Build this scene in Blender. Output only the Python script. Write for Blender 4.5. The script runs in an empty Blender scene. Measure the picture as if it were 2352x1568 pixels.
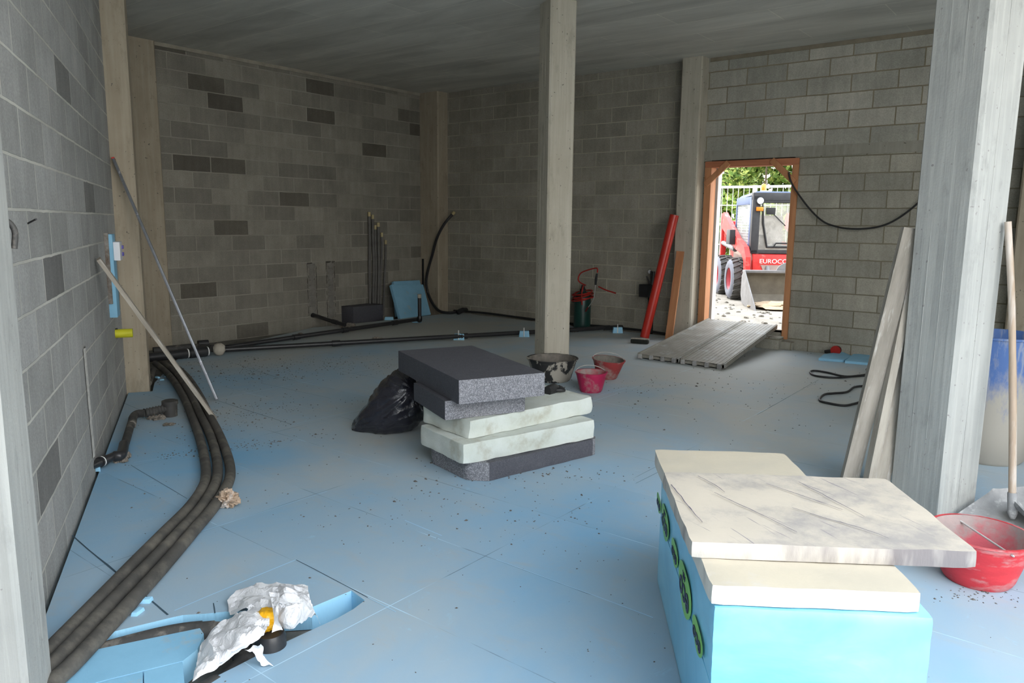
import bpy, math, random
from mathutils import Vector, Matrix, noise, geometry
random.seed(11)
sc = bpy.context.scene
# ---------------------------------------------------------------- camera, sky, sun, exposure
FPX = 1726.52
PITCH, ROLL, YAW, CAMH = math.radians(9.017), math.radians(0.6168), math.radians(38.1576), 1.59
fw = Vector((-math.sin(YAW)*math.cos(PITCH), math.cos(YAW)*math.cos(PITCH), -math.sin(PITCH)))
_r0 = Vector((math.cos(YAW), math.sin(YAW), 0)); _u0 = _r0.cross(fw)
rt = _r0*math.cos(ROLL) + _u0*math.sin(ROLL); up_ = _u0*math.cos(ROLL) - _r0*math.sin(ROLL)
CAM = Vector((0, 0, CAMH))
cd_ = bpy.data.cameras.new('camera'); cam = bpy.data.objects.new('camera', cd_); sc.collection.objects.link(cam)
cd_.sensor_fit = 'HORIZONTAL'; cd_.sensor_width = 36.0; cd_.lens = FPX/2352*36.0; cd_.clip_start = 0.05; cd_.clip_end = 300
cam.matrix_world = Matrix(((rt.x, up_.x, -fw.x, 0), (rt.y, up_.y, -fw.y, 0), (rt.z, up_.z, -fw.z, CAMH), (0, 0, 0, 1)))
sc.camera = cam
w = bpy.data.worlds.new('sky'); sc.world = w; w.use_nodes = True
_nt = w.node_tree; _nt.nodes.clear()
_o = _nt.nodes.new('ShaderNodeOutputWorld'); _b = _nt.nodes.new('ShaderNodeBackground')
_tc = _nt.nodes.new('ShaderNodeTexCoord'); _sx = _nt.nodes.new('ShaderNodeSeparateXYZ'); _cr = _nt.nodes.new('ShaderNodeValToRGB')
_nt.links.new(_tc.outputs['Generated'], _sx.inputs[0]); _nt.links.new(_sx.outputs['Z'], _cr.inputs[0])
_cr.color_ramp.elements[0].color = (1.0, 0.965, 0.905, 1); _cr.color_ramp.elements[0].position = 0.0
_cr.color_ramp.elements[1].color = (0.80, 0.89, 1.0, 1); _cr.color_ramp.elements[1].position = 0.75
_nt.links.new(_cr.outputs[0], _b.inputs[0]); _b.inputs[1].default_value = 3.0
_nt.links.new(_b.outputs[0], _o.inputs[0])
_s = bpy.data.lights.new('sun', 'SUN'); _s.energy = 2.8; _s.angle = 0.009; _s.color = (1.0, 0.94, 0.84)
sun = bpy.data.objects.new('sun', _s); sc.collection.objects.link(sun)
sun.rotation_euler = Vector((-0.72, 0.16, 0.70)).to_track_quat('Z', 'Y').to_euler()
sc.view_settings.view_transform = 'Standard'; sc.view_settings.look = 'None'; sc.view_settings.gamma = 1.0
sc.view_settings.use_curve_mapping = False; sc.view_settings.exposure = 1.15

# ---------------------------------------------------------------- geometry of the place
X1, Y2, H = -9.635, 9.84, 3.77            # back-left wall plane, back-right wall plane, ceiling height
dC = Vector((-.8738, .4863, 0)); dD = Vector((.4863, .8738, 0)); DW = -.658    # left wall runs along dC
def CD(c, d, z=0.0): return dC*c + dD*d + Vector((0, 0, z))
def ray(x, y): return fw + rt*((x-1176)/FPX) - up_*((y-784)/FPX)
def F(x, y, z=0.0):                        # point at height z seen at (x, y)
    d = ray(x, y); return CAM + d*((z-CAMH)/d.z)
def PX(x, y, X=X1): d = ray(x, y); return CAM + d*(X/d.x)
def PY(x, y, Y=Y2): d = ray(x, y); return CAM + d*(Y/d.y)
def PN(x, y, n, dist): d = ray(x, y); return CAM + d*((dist-CAM.dot(n))/d.dot(n))
def PLW(x, y, off=0.0): return PN(x, y, dD, DW+off)
V = Vector

# ---------------------------------------------------------------- mesh helpers
class MB:
    def __init__(s): s.v = []; s.f = []; s.M = Matrix.Identity(4)
    def add(s, vs, fs):
        b = len(s.v); s.v += [s.M @ V(p) for p in vs]; s.f += [tuple(i+b for i in f) for f in fs]; return s
    def hexa(s, p, bev=0.0):               # 8 corners: bottom 4 ccw, top 4 ccw
        import bmesh
        fs = [(3,2,1,0),(4,5,6,7),(0,1,5,4),(1,2,6,5),(2,3,7,6),(3,0,4,7)]
        if bev <= 0: return s.add(p, fs)
        bm = bmesh.new(); vs = [bm.verts.new(V(q)) for q in p]
        for f in fs: bm.faces.new([vs[i] for i in f])
        bmesh.ops.recalc_face_normals(bm, faces=bm.faces)
        bmesh.ops.bevel(bm, geom=bm.edges[:], offset=bev, segments=2, profile=0.6, affect='EDGES', clamp_overlap=True)
        bm.verts.index_update()
        s.add([v.co.copy() for v in bm.verts], [tuple(v.index for v in f.verts) for f in bm.faces]); bm.free(); return s
    def box(s, x0, x1, y0, y1, z0, z1, bev=0.0):
        return s.hexa([(x0,y0,z0),(x1,y0,z0),(x1,y1,z0),(x0,y1,z0),(x0,y0,z1),(x1,y0,z1),(x1,y1,z1),(x0,y1,z1)], bev)
    def beam(s, a, b, wd, th, side=None, bev=0.0):   # rectangular bar from a to b, wd along side, th across
        a = V(a); b = V(b); t = (b-a).normalized()
        sd = V(side) if side is not None else V((0,0,1)).cross(t)
        if sd.length < 1e-5: sd = V((1,0,0))
        sd = (sd - t*sd.dot(t)).normalized(); n = t.cross(sd)
        c = [(-1,-1),(1,-1),(1,1),(-1,1)]
        return s.hexa([a+sd*(i*wd/2)+n*(j*th/2) for i, j in c]+[b+sd*(i*wd/2)+n*(j*th/2) for i, j in c], bev)
    def prism(s, poly, z0, z1):
        n = len(poly); tri = geometry.tessellate_polygon([[V((p[0], p[1], 0)) for p in poly]])
        vs = [(p[0], p[1], z0) for p in poly]+[(p[0], p[1], z1) for p in poly]
        fs = [tuple(i+n for i in t) for t in tri]+[tuple(reversed(t)) for t in tri]
        fs += [(i, (i+1) % n, (i+1) % n+n, i+n) for i in range(n)]
        return s.add(vs, fs)
    def tube(s, pts, r, n=14, caps=True, closed=False, ridge=None):
        pts = [V(p) for p in pts]; m = len(pts); R = r if hasattr(r, '__len__') else [r]*m
        t0 = (pts[1]-pts[0]).normalized(); a = V((0,0,1)) if abs(t0.z) < .9 else V((1,0,0))
        u = (a - t0*a.dot(t0)).normalized(); vs = []; fs = []
        for i in range(m):
            if closed: t = (pts[(i+1) % m]-pts[i-1]).normalized()
            else: t = (pts[min(i+1, m-1)]-pts[max(i-1, 0)]).normalized()
            u = (u - t*u.dot(t)).normalized(); q = t.cross(u)
            for k in range(n):
                g = 2*math.pi*k/n; vs.append(pts[i]+(u*math.cos(g)+q*math.sin(g))*R[i])
        for i in range(m if closed else m-1):
            for k in range(n):
                j = (i+1) % m; fs.append((i*n+k, i*n+(k+1) % n, j*n+(k+1) % n, j*n+k))
        if caps and not closed:
            fs.append(tuple(reversed(range(n)))); fs.append(tuple((m-1)*n+k for k in range(n)))
        return s.add(vs, fs)
    def lathe(s, prof, n=40, o=(0,0,0), closed=False, cap=True):
        o = V(o); vs = []; fs = []; m = len(prof)
        for r, z in prof:
            for k in range(n): g = 2*math.pi*k/n; vs.append(o+V((r*math.cos(g), r*math.sin(g), z)))
        for i in range(m if closed else m-1):
            j = (i+1) % m
            for k in range(n): fs.append((i*n+k, i*n+(k+1) % n, j*n+(k+1) % n, j*n+k))
        if not closed and cap:
            fs.append(tuple(reversed(range(n)))) if prof[0][0] > 1e-4 else None
            fs.append(tuple((m-1)*n+k for k in range(n))) if prof[-1][0] > 1e-4 else None
        return s.add(vs, [f for f in fs if f])
    def blob(s, c, rx, ry, rz, nu=20, nv=12, amp=.2, fr=2.0, flat=None, seed=0):
        vs = []; fs = []; c = V(c)
        for i in range(nv+1):
            th = math.pi*i/nv
            for k in range(nu):
                g = 2*math.pi*k/nu; d = V((math.sin(th)*math.cos(g), math.sin(th)*math.sin(g), math.cos(th)))
                q = 1+amp*noise.noise(d*fr+V((seed*7.3, seed*1.7, 2.2)))+amp*.5*noise.noise(d*fr*2.7+V((seed*3.1, 5, 1)))
                p = c+V((d.x*rx, d.y*ry, d.z*rz))*q
                if flat is not None and p.z < flat: p.z = flat
                vs.append(p)
        for i in range(nv):
            for k in range(nu): fs.append((i*nu+k, (i+1)*nu+k, (i+1)*nu+(k+1) % nu, i*nu+(k+1) % nu))
        return s.add(vs, fs)
def spline(P, k=6, closed=False):
    P = [V(p) for p in P]; n = len(P); out = []
    for i in range(n if closed else n-1):
        if closed: a, b, c, d = P[i-1], P[i], P[(i+1) % n], P[(i+2) % n]
        else: a, b, c, d = P[max(i-1, 0)], P[i], P[i+1], P[min(i+2, n-1)]
        for j in range(k):
            t = j/k; out.append(((b*2)+(c-a)*t+(a*2-b*5+c*4-d)*t*t+(b*3-a-c*3+d)*t**3)*.5)
    if not closed: out.append(P[-1])
    return out
COL = sc.collection
def rootof(o):
    while o.parent: o = o.parent
    return o
def obj(name, mb, mat, parent=None, loc=None, smooth=35, label=None):
    L = V(rootof(parent).location) if parent is not None else (V(loc) if loc is not None else V((0,0,0)))
    me = bpy.data.meshes.new(name); me.from_pydata([tuple(p-L) for p in mb.v], [], mb.f); me.validate(); me.update()
    import bmesh
    bm = bmesh.new(); bm.from_mesh(me); bmesh.ops.recalc_face_normals(bm, faces=bm.faces); bm.to_mesh(me); bm.free()
    if smooth:
        me.polygons.foreach_set('use_smooth', [True]*len(me.polygons)); me.set_sharp_from_angle(angle=math.radians(smooth))
    for m in (mat if isinstance(mat, (list, tuple)) else [mat]): me.materials.append(m)
    o = bpy.data.objects.new(name, me); COL.objects.link(o)
    if parent is not None: o.parent = parent
    else: o.location = L
    if label: o['label'] = label
    return o
def tag(o, label, cat, group=None, kind=None):
    o['label'] = label; o['category'] = cat
    if group: o['group'] = group
    if kind: o['kind'] = kind
    return o
def thing(name, label, cat, loc, group=None):
    o = bpy.data.objects.new(name, None); COL.objects.link(o); o.location = loc; o.empty_display_size = .1
    return tag(o, label, cat, group)
def struct(name, mb, mat, parent=None, smooth=30, loc=None):
    o = obj(name, mb, mat, parent, smooth=smooth, loc=loc)
    if parent is None: o['kind'] = 'structure'
    return o

# ---------------------------------------------------------------- materials
class NT:
    def __init__(s, name):
        s.m = bpy.data.materials.new(name); s.m.use_nodes = True; s.t = s.m.node_tree
        s.b = s.t.nodes['Principled BSDF']; s.tc = s.t.nodes.new('ShaderNodeTexCoord')
    def N(s, ty, **k):
        n = s.t.nodes.new(ty)
        for a, b in k.items(): setattr(n, a, b)
        return n
    def L(s, a, b): s.t.links.new(a, b)
    def map(s, scale=(1,1,1), loc=(0,0,0), rot=(0,0,0), src='Object'):
        n = s.N('ShaderNodeMapping'); n.inputs['Scale'].default_value = scale; n.inputs['Location'].default_value = loc
        n.inputs['Rotation'].default_value = rot; s.L(s.tc.outputs[src], n.inputs[0]); return n.outputs[0]
    def noise(s, vec, scale, detail=4, rough=.55, dist=0):
        n = s.N('ShaderNodeTexNoise'); n.inputs['Scale'].default_value = scale; n.inputs['Detail'].default_value = detail
        n.inputs['Roughness'].default_value = rough; n.inputs['Distortion'].default_value = dist; s.L(vec, n.inputs['Vector']); return n.outputs['Fac']
    def ramp(s, fac, stops):
        n = s.N('ShaderNodeValToRGB'); r = n.color_ramp
        while len(r.elements) < len(stops): r.elements.new(.5)
        for e, (p, c) in zip(r.elements, stops): e.position = p; e.color = (c, c, c, 1) if not hasattr(c, '__len__') else (*c[:3], 1)
        s.L(fac, n.inputs[0]); return n.outputs[0]
    def mix(s, fac, a, b, mode='MIX'):
        n = s.N('ShaderNodeMix', data_type='RGBA', blend_type=mode)
        for sock, v in ((n.inputs[0], fac), (n.inputs[6], a), (n.inputs[7], b)):
            if hasattr(v, 'is_linked') or hasattr(v, 'links'): s.L(v, sock)
            elif hasattr(v, '__len__'): sock.default_value = (*v[:3], 1)
            else: sock.default_value = v
        return n.outputs[2]
    def bump(s, hgt, strength=.3, dist=.01, nrm=None):
        n = s.N('ShaderNodeBump'); n.inputs['Strength'].default_value = strength; n.inputs['Distance'].default_value = dist
        s.L(hgt, n.inputs['Height'])
        if nrm is not None: s.L(nrm, n.inputs['Normal'])
        return n.outputs[0]
    def out(s, col=None, rough=.85, nrm=None, metal=0, spec=.3):
        if col is not None:
            if hasattr(col, '__len__'): s.b.inputs['Base Color'].default_value = (*col[:3], 1)
            else: s.L(col, s.b.inputs['Base Color'])
        if hasattr(rough, 'links'): s.L(rough, s.b.inputs['Roughness'])
        else: s.b.inputs['Roughness'].default_value = rough
        s.b.inputs['Metallic'].default_value = metal; s.b.inputs['Specular IOR Level'].default_value = spec
        if nrm is not None: s.L(nrm, s.b.inputs['Normal'])
        return s.m
def simple(name, c1, c2=None, scale=6, rough=.8, bump=.2, bs=60, metal=0, spec=.3, stretch=(1,1,1), lo=.35, hi=.65, c3=None, s3=25, t3=(.58, .66), bd=.006):
    t = NT(name); v = t.map(stretch); f = t.noise(v, scale, 6, .6)
    c2 = c2 or tuple(x*.8 for x in c1)
    col = t.ramp(f, [(lo, c1), (hi, c2)])
    if c3: col = t.mix(t.ramp(t.noise(v, s3, 5, .65), [(t3[0], 0), (t3[1], 1)]), col, c3)
    return t.out(col, rough, t.bump(t.noise(v, bs, 4, .6), bump, bd), metal, spec)
def concrete(name, c1, c2, c3, marks=9, dark=(.12,.11,.095)):
    t = NT(name); v = t.map()
    big = t.noise(v, 1.6, 5, .6); vs = t.noise(t.map((marks, marks, .5)), 2.2, 5, .6)
    col = t.ramp(big, [(.3, c1), (.7, c2)])
    col = t.mix(t.ramp(vs, [(.45, 0), (.7, .6)]), col, c3)
    pits = t.ramp(t.noise(v, 38, 2, .5), [(.70, 0), (.745, 1)])
    col = t.mix(pits, col, dark)
    st = t.ramp(t.noise(t.map((3, 3, 1.2)), 3.1, 6, .7), [(.56, 0), (.72, .45)])
    col = t.mix(st, col, tuple(x*.62 for x in c2))
    n1 = t.bump(vs, .35, .01); n2 = t.bump(t.noise(v, 70, 4, .6), .25, .004, n1)
    return t.out(col, .88, n2, 0, .25)
def blocks(name, pitch, course, px, pz, cols, mortar, axis='X', flip=0):
    """hollow concrete blocks; px = a vertical joint position, pz = a bed joint height (row above it has joint at px)"""
    t = NT(name); sx = t.N('ShaderNodeSeparateXYZ'); t.L(t.tc.outputs['Object'], sx.inputs[0])
    cb = t.N('ShaderNodeCombineXYZ'); t.L(sx.outputs[axis], cb.inputs[0]); t.L(sx.outputs['Z'], cb.inputs[1])
    wob = t.N('ShaderNodeTexNoise'); wob.inputs['Scale'].default_value = 7; t.L(t.tc.outputs['Object'], wob.inputs['Vector'])
    mp = t.N('ShaderNodeMapping'); mp.inputs['Location'].default_value = (-px-pitch/2-.005, -pz-.005, 0)
    t.L(cb.outputs[0], mp.inputs[0])
    add = t.N('ShaderNodeVectorMath', operation='MULTIPLY_ADD'); t.L(wob.outputs['Color'], add.inputs[0]); add.inputs[1].default_value = (.010, .010, 0); t.L(mp.outputs[0], add.inputs[2])
    br = t.N('ShaderNodeTexBrick'); t.L(add.outputs[0], br.inputs['Vector'])
    br.offset = .5; br.inputs['Scale'].default_value = 1; br.inputs['Brick Width'].default_value = pitch; br.inputs['Row Height'].default_value = course
    br.inputs['Mortar Size'].default_value = .0075; br.inputs['Mortar Smooth'].default_value = .2; br.inputs['Bias'].default_value = 0
    br.inputs['Color1'].default_value = (0,0,0,1); br.inputs['Color2'].default_value = (1,1,1,1); br.inputs['Mortar'].default_value = (.5,.5,.5,1)
    col = t.ramp(br.outputs['Color'], cols)
    v = t.map(); blot = t.ramp(t.noise(v, 2.3, 6, .65), [(.25, .80), (.75, 1.18)])
    col = t.mix(1.0, col, blot, 'MULTIPLY')
    fine = t.ramp(t.noise(v, 90, 3, .7), [(.3, .82), (.7, 1.15)]); col = t.mix(1.0, col, fine, 'MULTIPLY')
    stk = t.ramp(t.noise(t.map((7, 7, .7)), 2.4, 5, .6), [(.4, .93), (.7, 1.05)]); col = t.mix(1.0, col, stk, 'MULTIPLY')
    mcol = t.ramp(t.noise(v, 1.3, 4, .6), [(.35, mortar), (.6, tuple(x*.75 for x in mortar))])
    col = t.mix(br.outputs['Fac'], col, mcol)
    inv = t.N('ShaderNodeMath', operation='SUBTRACT'); inv.inputs[0].default_value = 1; t.L(br.outputs['Fac'], inv.inputs[1])
    n1 = t.bump(inv.outputs[0], .7, .012); n2 = t.bump(t.noise(v, 140, 4, .7), .45, .004, n1)
    return t.out(col, .93, n2, 0, .15)
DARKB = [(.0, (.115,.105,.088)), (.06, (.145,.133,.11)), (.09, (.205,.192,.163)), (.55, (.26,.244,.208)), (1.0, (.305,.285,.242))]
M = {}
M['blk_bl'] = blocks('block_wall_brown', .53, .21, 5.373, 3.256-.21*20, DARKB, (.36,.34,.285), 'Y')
M['blk_br'] = blocks('block_wall_rear', .50, .208, -8.919, 2.63-.208*20, [(.0,(.27,.252,.21)),(1,(.335,.312,.265))], (.46,.42,.33), 'X')
M['blk_brl'] = blocks('block_wall_rear_low', .522, .208, -2.904, 2.006-.208*20, [(.0,(.30,.288,.245)),(1,(.39,.37,.31))], (.23,.205,.15), 'X')
M['blk_bru'] = blocks('block_wall_rear_up', .515, .208, -4.165, 3.586-.208*20, [(.0,(.33,.322,.28)),(1,(.46,.44,.38))], (.30,.262,.185), 'X')
M['blk_l'] = blocks('block_wall_left', .55, .213, 3.795, 1.406-.213*20, [(.0,(.17,.168,.16)),(.025,(.20,.197,.188)),(.04,(.31,.308,.295)),(1,(.40,.40,.385))], (.56,.55,.50), 'X')
M['conc'] = concrete('column_concrete', (.50,.465,.385), (.41,.375,.30), (.58,.55,.47))
M['conc_tan'] = concrete('column_concrete_tan', (.40,.345,.265), (.30,.255,.19), (.43,.385,.30))
M['conc_pale'] = concrete('column_concrete_pale', (.40,.40,.375), (.31,.315,.30), (.49,.49,.46), 14, (.25,.24,.23))
M['conc_grey'] = concrete('lintel_concrete', (.30,.29,.25), (.25,.24,.20), (.36,.34,.29))
def ceiling_mat():
    t = NT('ceiling_concrete'); v = t.map(rot=(0,0,0)); big = t.noise(t.map((.35, 1.6, 1)), 1.4, 7, .65, .4)
    col = t.ramp(big, [(.3, (.45,.44,.395)), (.72, (.74,.72,.65))])
    br = t.N('ShaderNodeTexBrick'); br.offset = .5; t.L(t.map(), br.inputs['Vector']); br.inputs['Scale'].default_value = 1
    br.inputs['Brick Width'].default_value = 2.0; br.inputs['Row Height'].default_value = .5; br.inputs['Mortar Size'].default_value = .005
    br.inputs['Color1'].default_value = (.93,.93,.93,1); br.inputs['Color2'].default_value = (1.04,1.04,1.04,1); br.inputs['Mortar'].default_value = (1.22,1.22,1.18,1)
    col = t.mix(1.0, col, br.outputs['Color'], 'MULTIPLY')
    return t.out(col, .8, t.bump(t.noise(v, 30, 4), .15, .004), 0, .3)
M['ceil'] = ceiling_mat()
def foam_floor():
    t = NT('blue_foam_boards'); v = t.map()
    br = t.N('ShaderNodeTexBrick'); br.offset = 0; br.inputs['Scale'].default_value = 1
    wob = t.N('ShaderNodeTexNoise'); wob.inputs['Scale'].default_value = 1.7; t.L(v, wob.inputs['Vector'])
    add = t.N('ShaderNodeVectorMath', operation='MULTIPLY_ADD'); t.L(wob.outputs['Color'], add.inputs[0]); add.inputs[1].default_value = (.012, .012, 0)
    t.L(t.map(loc=(2.2-.002, -1.39, 0)), add.inputs[2]); t.L(add.outputs[0], br.inputs['Vector'])
    br.inputs['Brick Width'].default_value = 1.305; br.inputs['Row Height'].default_value = .615; br.inputs['Mortar Size'].default_value = .0022
    br.inputs['Mortar Smooth'].default_value = .2; br.inputs['Color1'].default_value = (0,0,0,1); br.inputs['Color2'].default_value = (1,1,1,1)
    col = t.ramp(br.outputs['Color'], [(0, (.165,.375,.57)), (1, (.195,.415,.62))])
    dust = t.noise(t.map((1, .8, 1)), .55, 6, .62, .3)
    # trodden dust lies thicker towards the back of the room
    sx = t.N('ShaderNodeSeparateXYZ'); t.L(t.tc.outputs['Object'], sx.inputs[0])
    gr = t.N('ShaderNodeMapRange'); t.L(sx.outputs['Y'], gr.inputs[0]); gr.inputs[1].default_value = 1.5; gr.inputs[2].default_value = 7.5; gr.inputs[3].default_value = -.11; gr.inputs[4].default_value = .15
    ad = t.N('ShaderNodeMath', operation='ADD'); t.L(dust, ad.inputs[0]); t.L(gr.outputs[0], ad.inputs[1])
    df = t.ramp(ad.outputs[0], [(.26, .02), (.70, .88)])
    col = t.mix(df, col, (.48,.465,.41))
    sm = t.ramp(t.noise(t.map((1, 2.2, 1)), 2.6, 7, .7, .5), [(.55, 0), (.78, .42)]); col = t.mix(sm, col, (.43,.39,.33))
    spk = t.ramp(t.noise(v, 46, 3, .6), [(.735, 0), (.77, .75)]); col = t.mix(spk, col, (.17,.15,.13))
    clean = t.ramp(t.noise(v, 5.5, 6, .75, 1.0), [(.62, 0), (.74, .45)]); col = t.mix(clean, col, (.33,.58,.72))
    brk = t.ramp(t.noise(v, 1.9, 3, .6), [(.44, .0), (.58, .85)])
    sf = t.N('ShaderNodeMath', operation='MULTIPLY'); t.L(br.outputs['Fac'], sf.inputs[0]); t.L(brk, sf.inputs[1])
    scol = t.ramp(t.noise(v, 1.1, 2, .5), [(.48, (.07,.11,.14)), (.54, (.50,.72,.84))])
    col = t.mix(sf.outputs[0], col, scol)
    return t.out(col, .62, t.bump(t.noise(v, 60, 4, .6), .12, .004), 0, .35)
M['foam_floor'] = foam_floor()
M['xps'] = simple('blue_foam', (.25,.50,.68), (.22,.45,.62), 4, .7, .25, 60, c3=(.38,.42,.42), s3=6, t3=(.6,.75))
M['xps_cut'] = simple('blue_foam_cut', (.33,.62,.82), (.30,.58,.78), 4, .7, .5, 45, stretch=(1,1,.2))
M['sub'] = simple('subfloor_screed', (.22,.21,.19), (.14,.135,.12), 5, .95, .5, 40)
M['gravel'] = simple('gravel_yard', (.27,.25,.22), (.19,.175,.15), 3, .95, 1.0, 30, c3=(.22,.20,.17), s3=14, t3=(.58,.68), bd=.03)
M['forecourt'] = simple('forecourt_concrete', (.60,.575,.52), (.50,.48,.43), 2, .9, .3, 30)
M['soil'] = simple('loose_soil', (.40,.30,.20), (.30,.22,.14), 6, .95, 1.0, 30, bd=.02)
def eps(name, base, lo, hi, sc_=190):
    t = NT(name); v = t.map(); vo = t.N('ShaderNodeTexVoronoi'); vo.inputs['Scale'].default_value = sc_; t.L(v, vo.inputs['Vector'])
    sep = t.N('ShaderNodeSeparateColor'); t.L(vo.outputs['Color'], sep.inputs[0])
    col = t.ramp(sep.outputs[0], [(.0, lo), (.6, base), (1, hi)])
    st = t.ramp(t.noise(v, 5, 6, .7), [(.55, 0), (.75, .35)]); col = t.mix(st, col, tuple(min(1, x*1.5+.02) for x in base))
    return t.out(col, .75, t.bump(vo.outputs['Distance'], .4, .003), 0, .45)
M['eps_dark'] = eps('graphite_foam', (.075,.075,.088), (.055,.055,.066), (.10,.10,.115), 260)
M['eps_dark_cut'] = eps('graphite_foam_cut', (.19,.19,.205), (.11,.11,.125), (.34,.34,.36), 210)
M['eps_white'] = simple('weathered_white_foam', (.62,.65,.61), (.54,.57,.51), 5, .8, .35, 70, c3=(.38,.36,.28), s3=6, t3=(.57,.80))
def oldslab():
    t = NT('cream_board'); v = t.map()
    col = t.ramp(t.noise(v, 2.5, 6, .65), [(.3, (.53,.465,.375)), (.7, (.46,.41,.345))])
    g = t.ramp(t.noise(v, 4.2, 7, .72), [(.47, 0), (.66, .7)]); col = t.mix(g, col, (.265,.25,.245))
    for a, s_ in ((-.60, 5), (-.42, 7)):
        m2 = t.N('ShaderNodeMapping'); m2.inputs['Scale'].default_value = (1.2, 34, 1); t.L(t.map(rot=(0, 0, -a)), m2.inputs[0]); sc2 = t.noise(m2.outputs[0], s_*.35, 3, .6, .1)
        col = t.mix(t.ramp(sc2, [(.665, 0), (.70, .7)]), col, (.13,.125,.17))
    return t.out(col, .85, t.bump(t.noise(v, 40, 5, .65), .3, .005), 0, .25)
M['cream_old'] = oldslab()
M['cream'] = simple('cream_board_clean', (.53,.465,.355), (.46,.41,.325), 3, .85, .25, 60, c3=(.50,.46,.40), s3=9, t3=(.6,.78))
M['cream_side_clean'] = simple('cream_board_side_clean', (.72,.68,.61), (.64,.60,.54), 5, .85, .4, 50, c3=(.40,.37,.34), s3=3.2, t3=(.60,.75), stretch=(1,1,.4))
M['cream_side'] = simple('cream_board_side', (.60,.56,.50), (.52,.48,.43), 5, .85, .4, 50, c3=(.20,.18,.18), s3=3.6, t3=(.44,.62), stretch=(1,1,.25))
def film():
    t = NT('blue_wrapping_film'); v = t.map(); wr = t.noise(t.map((1,1,1.2)), 3.2, 5, .55, .8)
    col = t.ramp(wr, [(.3, (.17,.54,.80)), (.62, (.26,.66,.88)), (.8, (.38,.76,.94))])
    t.b.inputs['Coat Weight'].default_value = .3; t.b.inputs['Coat Roughness'].default_value = .15
    return t.out(col, .32, t.bump(wr, .25, .02), 0, .5)
M['film'] = film()
M['lblg'] = simple('label_green', (.26,.60,.13), (.22,.52,.11), 3, .4, .05)
M['lbln'] = simple('label_navy', (.02,.02,.07), (.03,.03,.08), 3, .4, .05)
M['wood_grey'] = simple('weathered_wood', (.31,.28,.24), (.20,.18,.15), 3, .85, .4, 30, stretch=(6,6,.8), c3=(.44,.42,.38), s3=4, t3=(.58,.7))
M['wood_lt'] = simple('worn_timber', (.40,.365,.31), (.27,.24,.20), 3, .85, .4, 30, stretch=(5,5,.8), c3=(.46,.44,.41), s3=5, t3=(.56,.68))
M['fir'] = simple('fir_timber', (.56,.27,.13), (.47,.21,.10), 3, .7, .2, 30, stretch=(8,8,.7), c3=(.20,.07,.03), s3=2.6, t3=(.70,.74))
M['fir_head'] = simple('fir_timber_head', (.50,.20,.10), (.40,.15,.08), 3, .7, .2, 30, stretch=(.7,8,8))
M['handle'] = simple('ash_handle', (.42,.32,.24), (.35,.265,.19), 3, .6, .15, 30, stretch=(8,8,.6), c3=(.62,.60,.57), s3=1.2, t3=(.5,.7))
M['alu'] = simple('aluminium', (.24,.255,.28), (.17,.18,.20), 9, .42, .15, 60, metal=.6, c3=(.62,.60,.64), s3=12, t3=(.62,.7))
M['alu_dusty'] = simple('dusty_aluminium', (.32,.30,.26), (.25,.235,.20), 5, .6, .25, 50, metal=.25, c3=(.40,.40,.39), s3=6, t3=(.55,.75))
M['steel'] = simple('bright_steel', (.62,.62,.62), (.5,.5,.5), 9, .35, .1, metal=.8)
M['hose'] = simple('grey_conduit', (.095,.088,.078), (.06,.057,.052), 7, .75, .2, 90, c3=(.16,.145,.12), s3=5, t3=(.5,.7))
M['hose_up'] = simple('grey_conduit_riser', (.16,.155,.145), (.12,.115,.108), 7, .7, .2, 90)
M['blackpipe'] = simple('black_plastic_pipe', (.018,.018,.02), (.026,.026,.028), 7, .38, .08, 60, spec=.5)
M['dustpipe'] = simple('dusty_black_pipe', (.045,.044,.043), (.07,.067,.062), 9, .6, .15, 60, c3=(.20,.18,.155), s3=9, t3=(.55,.68))
M['mortar'] = simple('mortar_lump', (.33,.29,.245), (.22,.195,.165), 18, .95, 1, 60, c3=(.13,.115,.10), s3=30, t3=(.6,.66), bd=.02)
M['capw'] = simple('pale_tape_cap', (.42,.385,.32), (.34,.31,.26), 12, .8, .5, 40)
M['capy'] = simple('yellow_cap', (.52,.44,.25), (.46,.38,.2), 8, .6, .1)
M['yellow'] = simple('yellow_plastic', (.62,.60,.03), (.52,.50,.03), 6, .45, .1)
M['orange_yel'] = simple('amber_plastic', (.80,.42,.01), (.70,.33,.01), 8, .3, .4, 18, spec=.5)
M['whiteplastic'] = simple('white_plastic', (.72,.73,.75), (.66,.67,.70), 6, .5, .1)
M['purple'] = simple('violet_plastic', (.10,.08,.35), (.08,.07,.3), 6, .5, .1)
def bagmat(name, c, c2, rough, transl=0.0):
    t = NT(name); v = t.map(); n_ = t.noise(v, 14, 5, .6, 1.2)
    if transl: t.b.inputs['Transmission Weight'].default_value = 0
    col = t.ramp(t.noise(v, 6, 4), [(.35, c), (.65, c2)])
    return t.out(col, rough, t.bump(t.noise(v, 26, 3, .5, 2.0), .5, .006, t.bump(n_, .7, .016)), 0, .5)
M['bagwhite'] = bagmat('white_plastic_film', (.80,.79,.79), (.70,.69,.70), .42)
M['bagblack'] = bagmat('black_bin_liner', (.012,.012,.02), (.02,.02,.03), .24)
M['bagblack'].node_tree.nodes['Principled BSDF'].inputs['Coat Weight'].default_value = .5
M['paper'] = simple('crumpled_brown_paper', (.50,.38,.28), (.36,.25,.17), 14, .8, .6, 30, c3=(.58,.52,.47), s3=9, t3=(.5,.6))
M['red_bucket'] = simple('red_bucket_plastic', (.62,.045,.055), (.50,.035,.045), 8, .5, .15, 40, c3=(.48,.28,.27), s3=6, t3=(.52,.72), stretch=(1,1,2.5))
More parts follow.
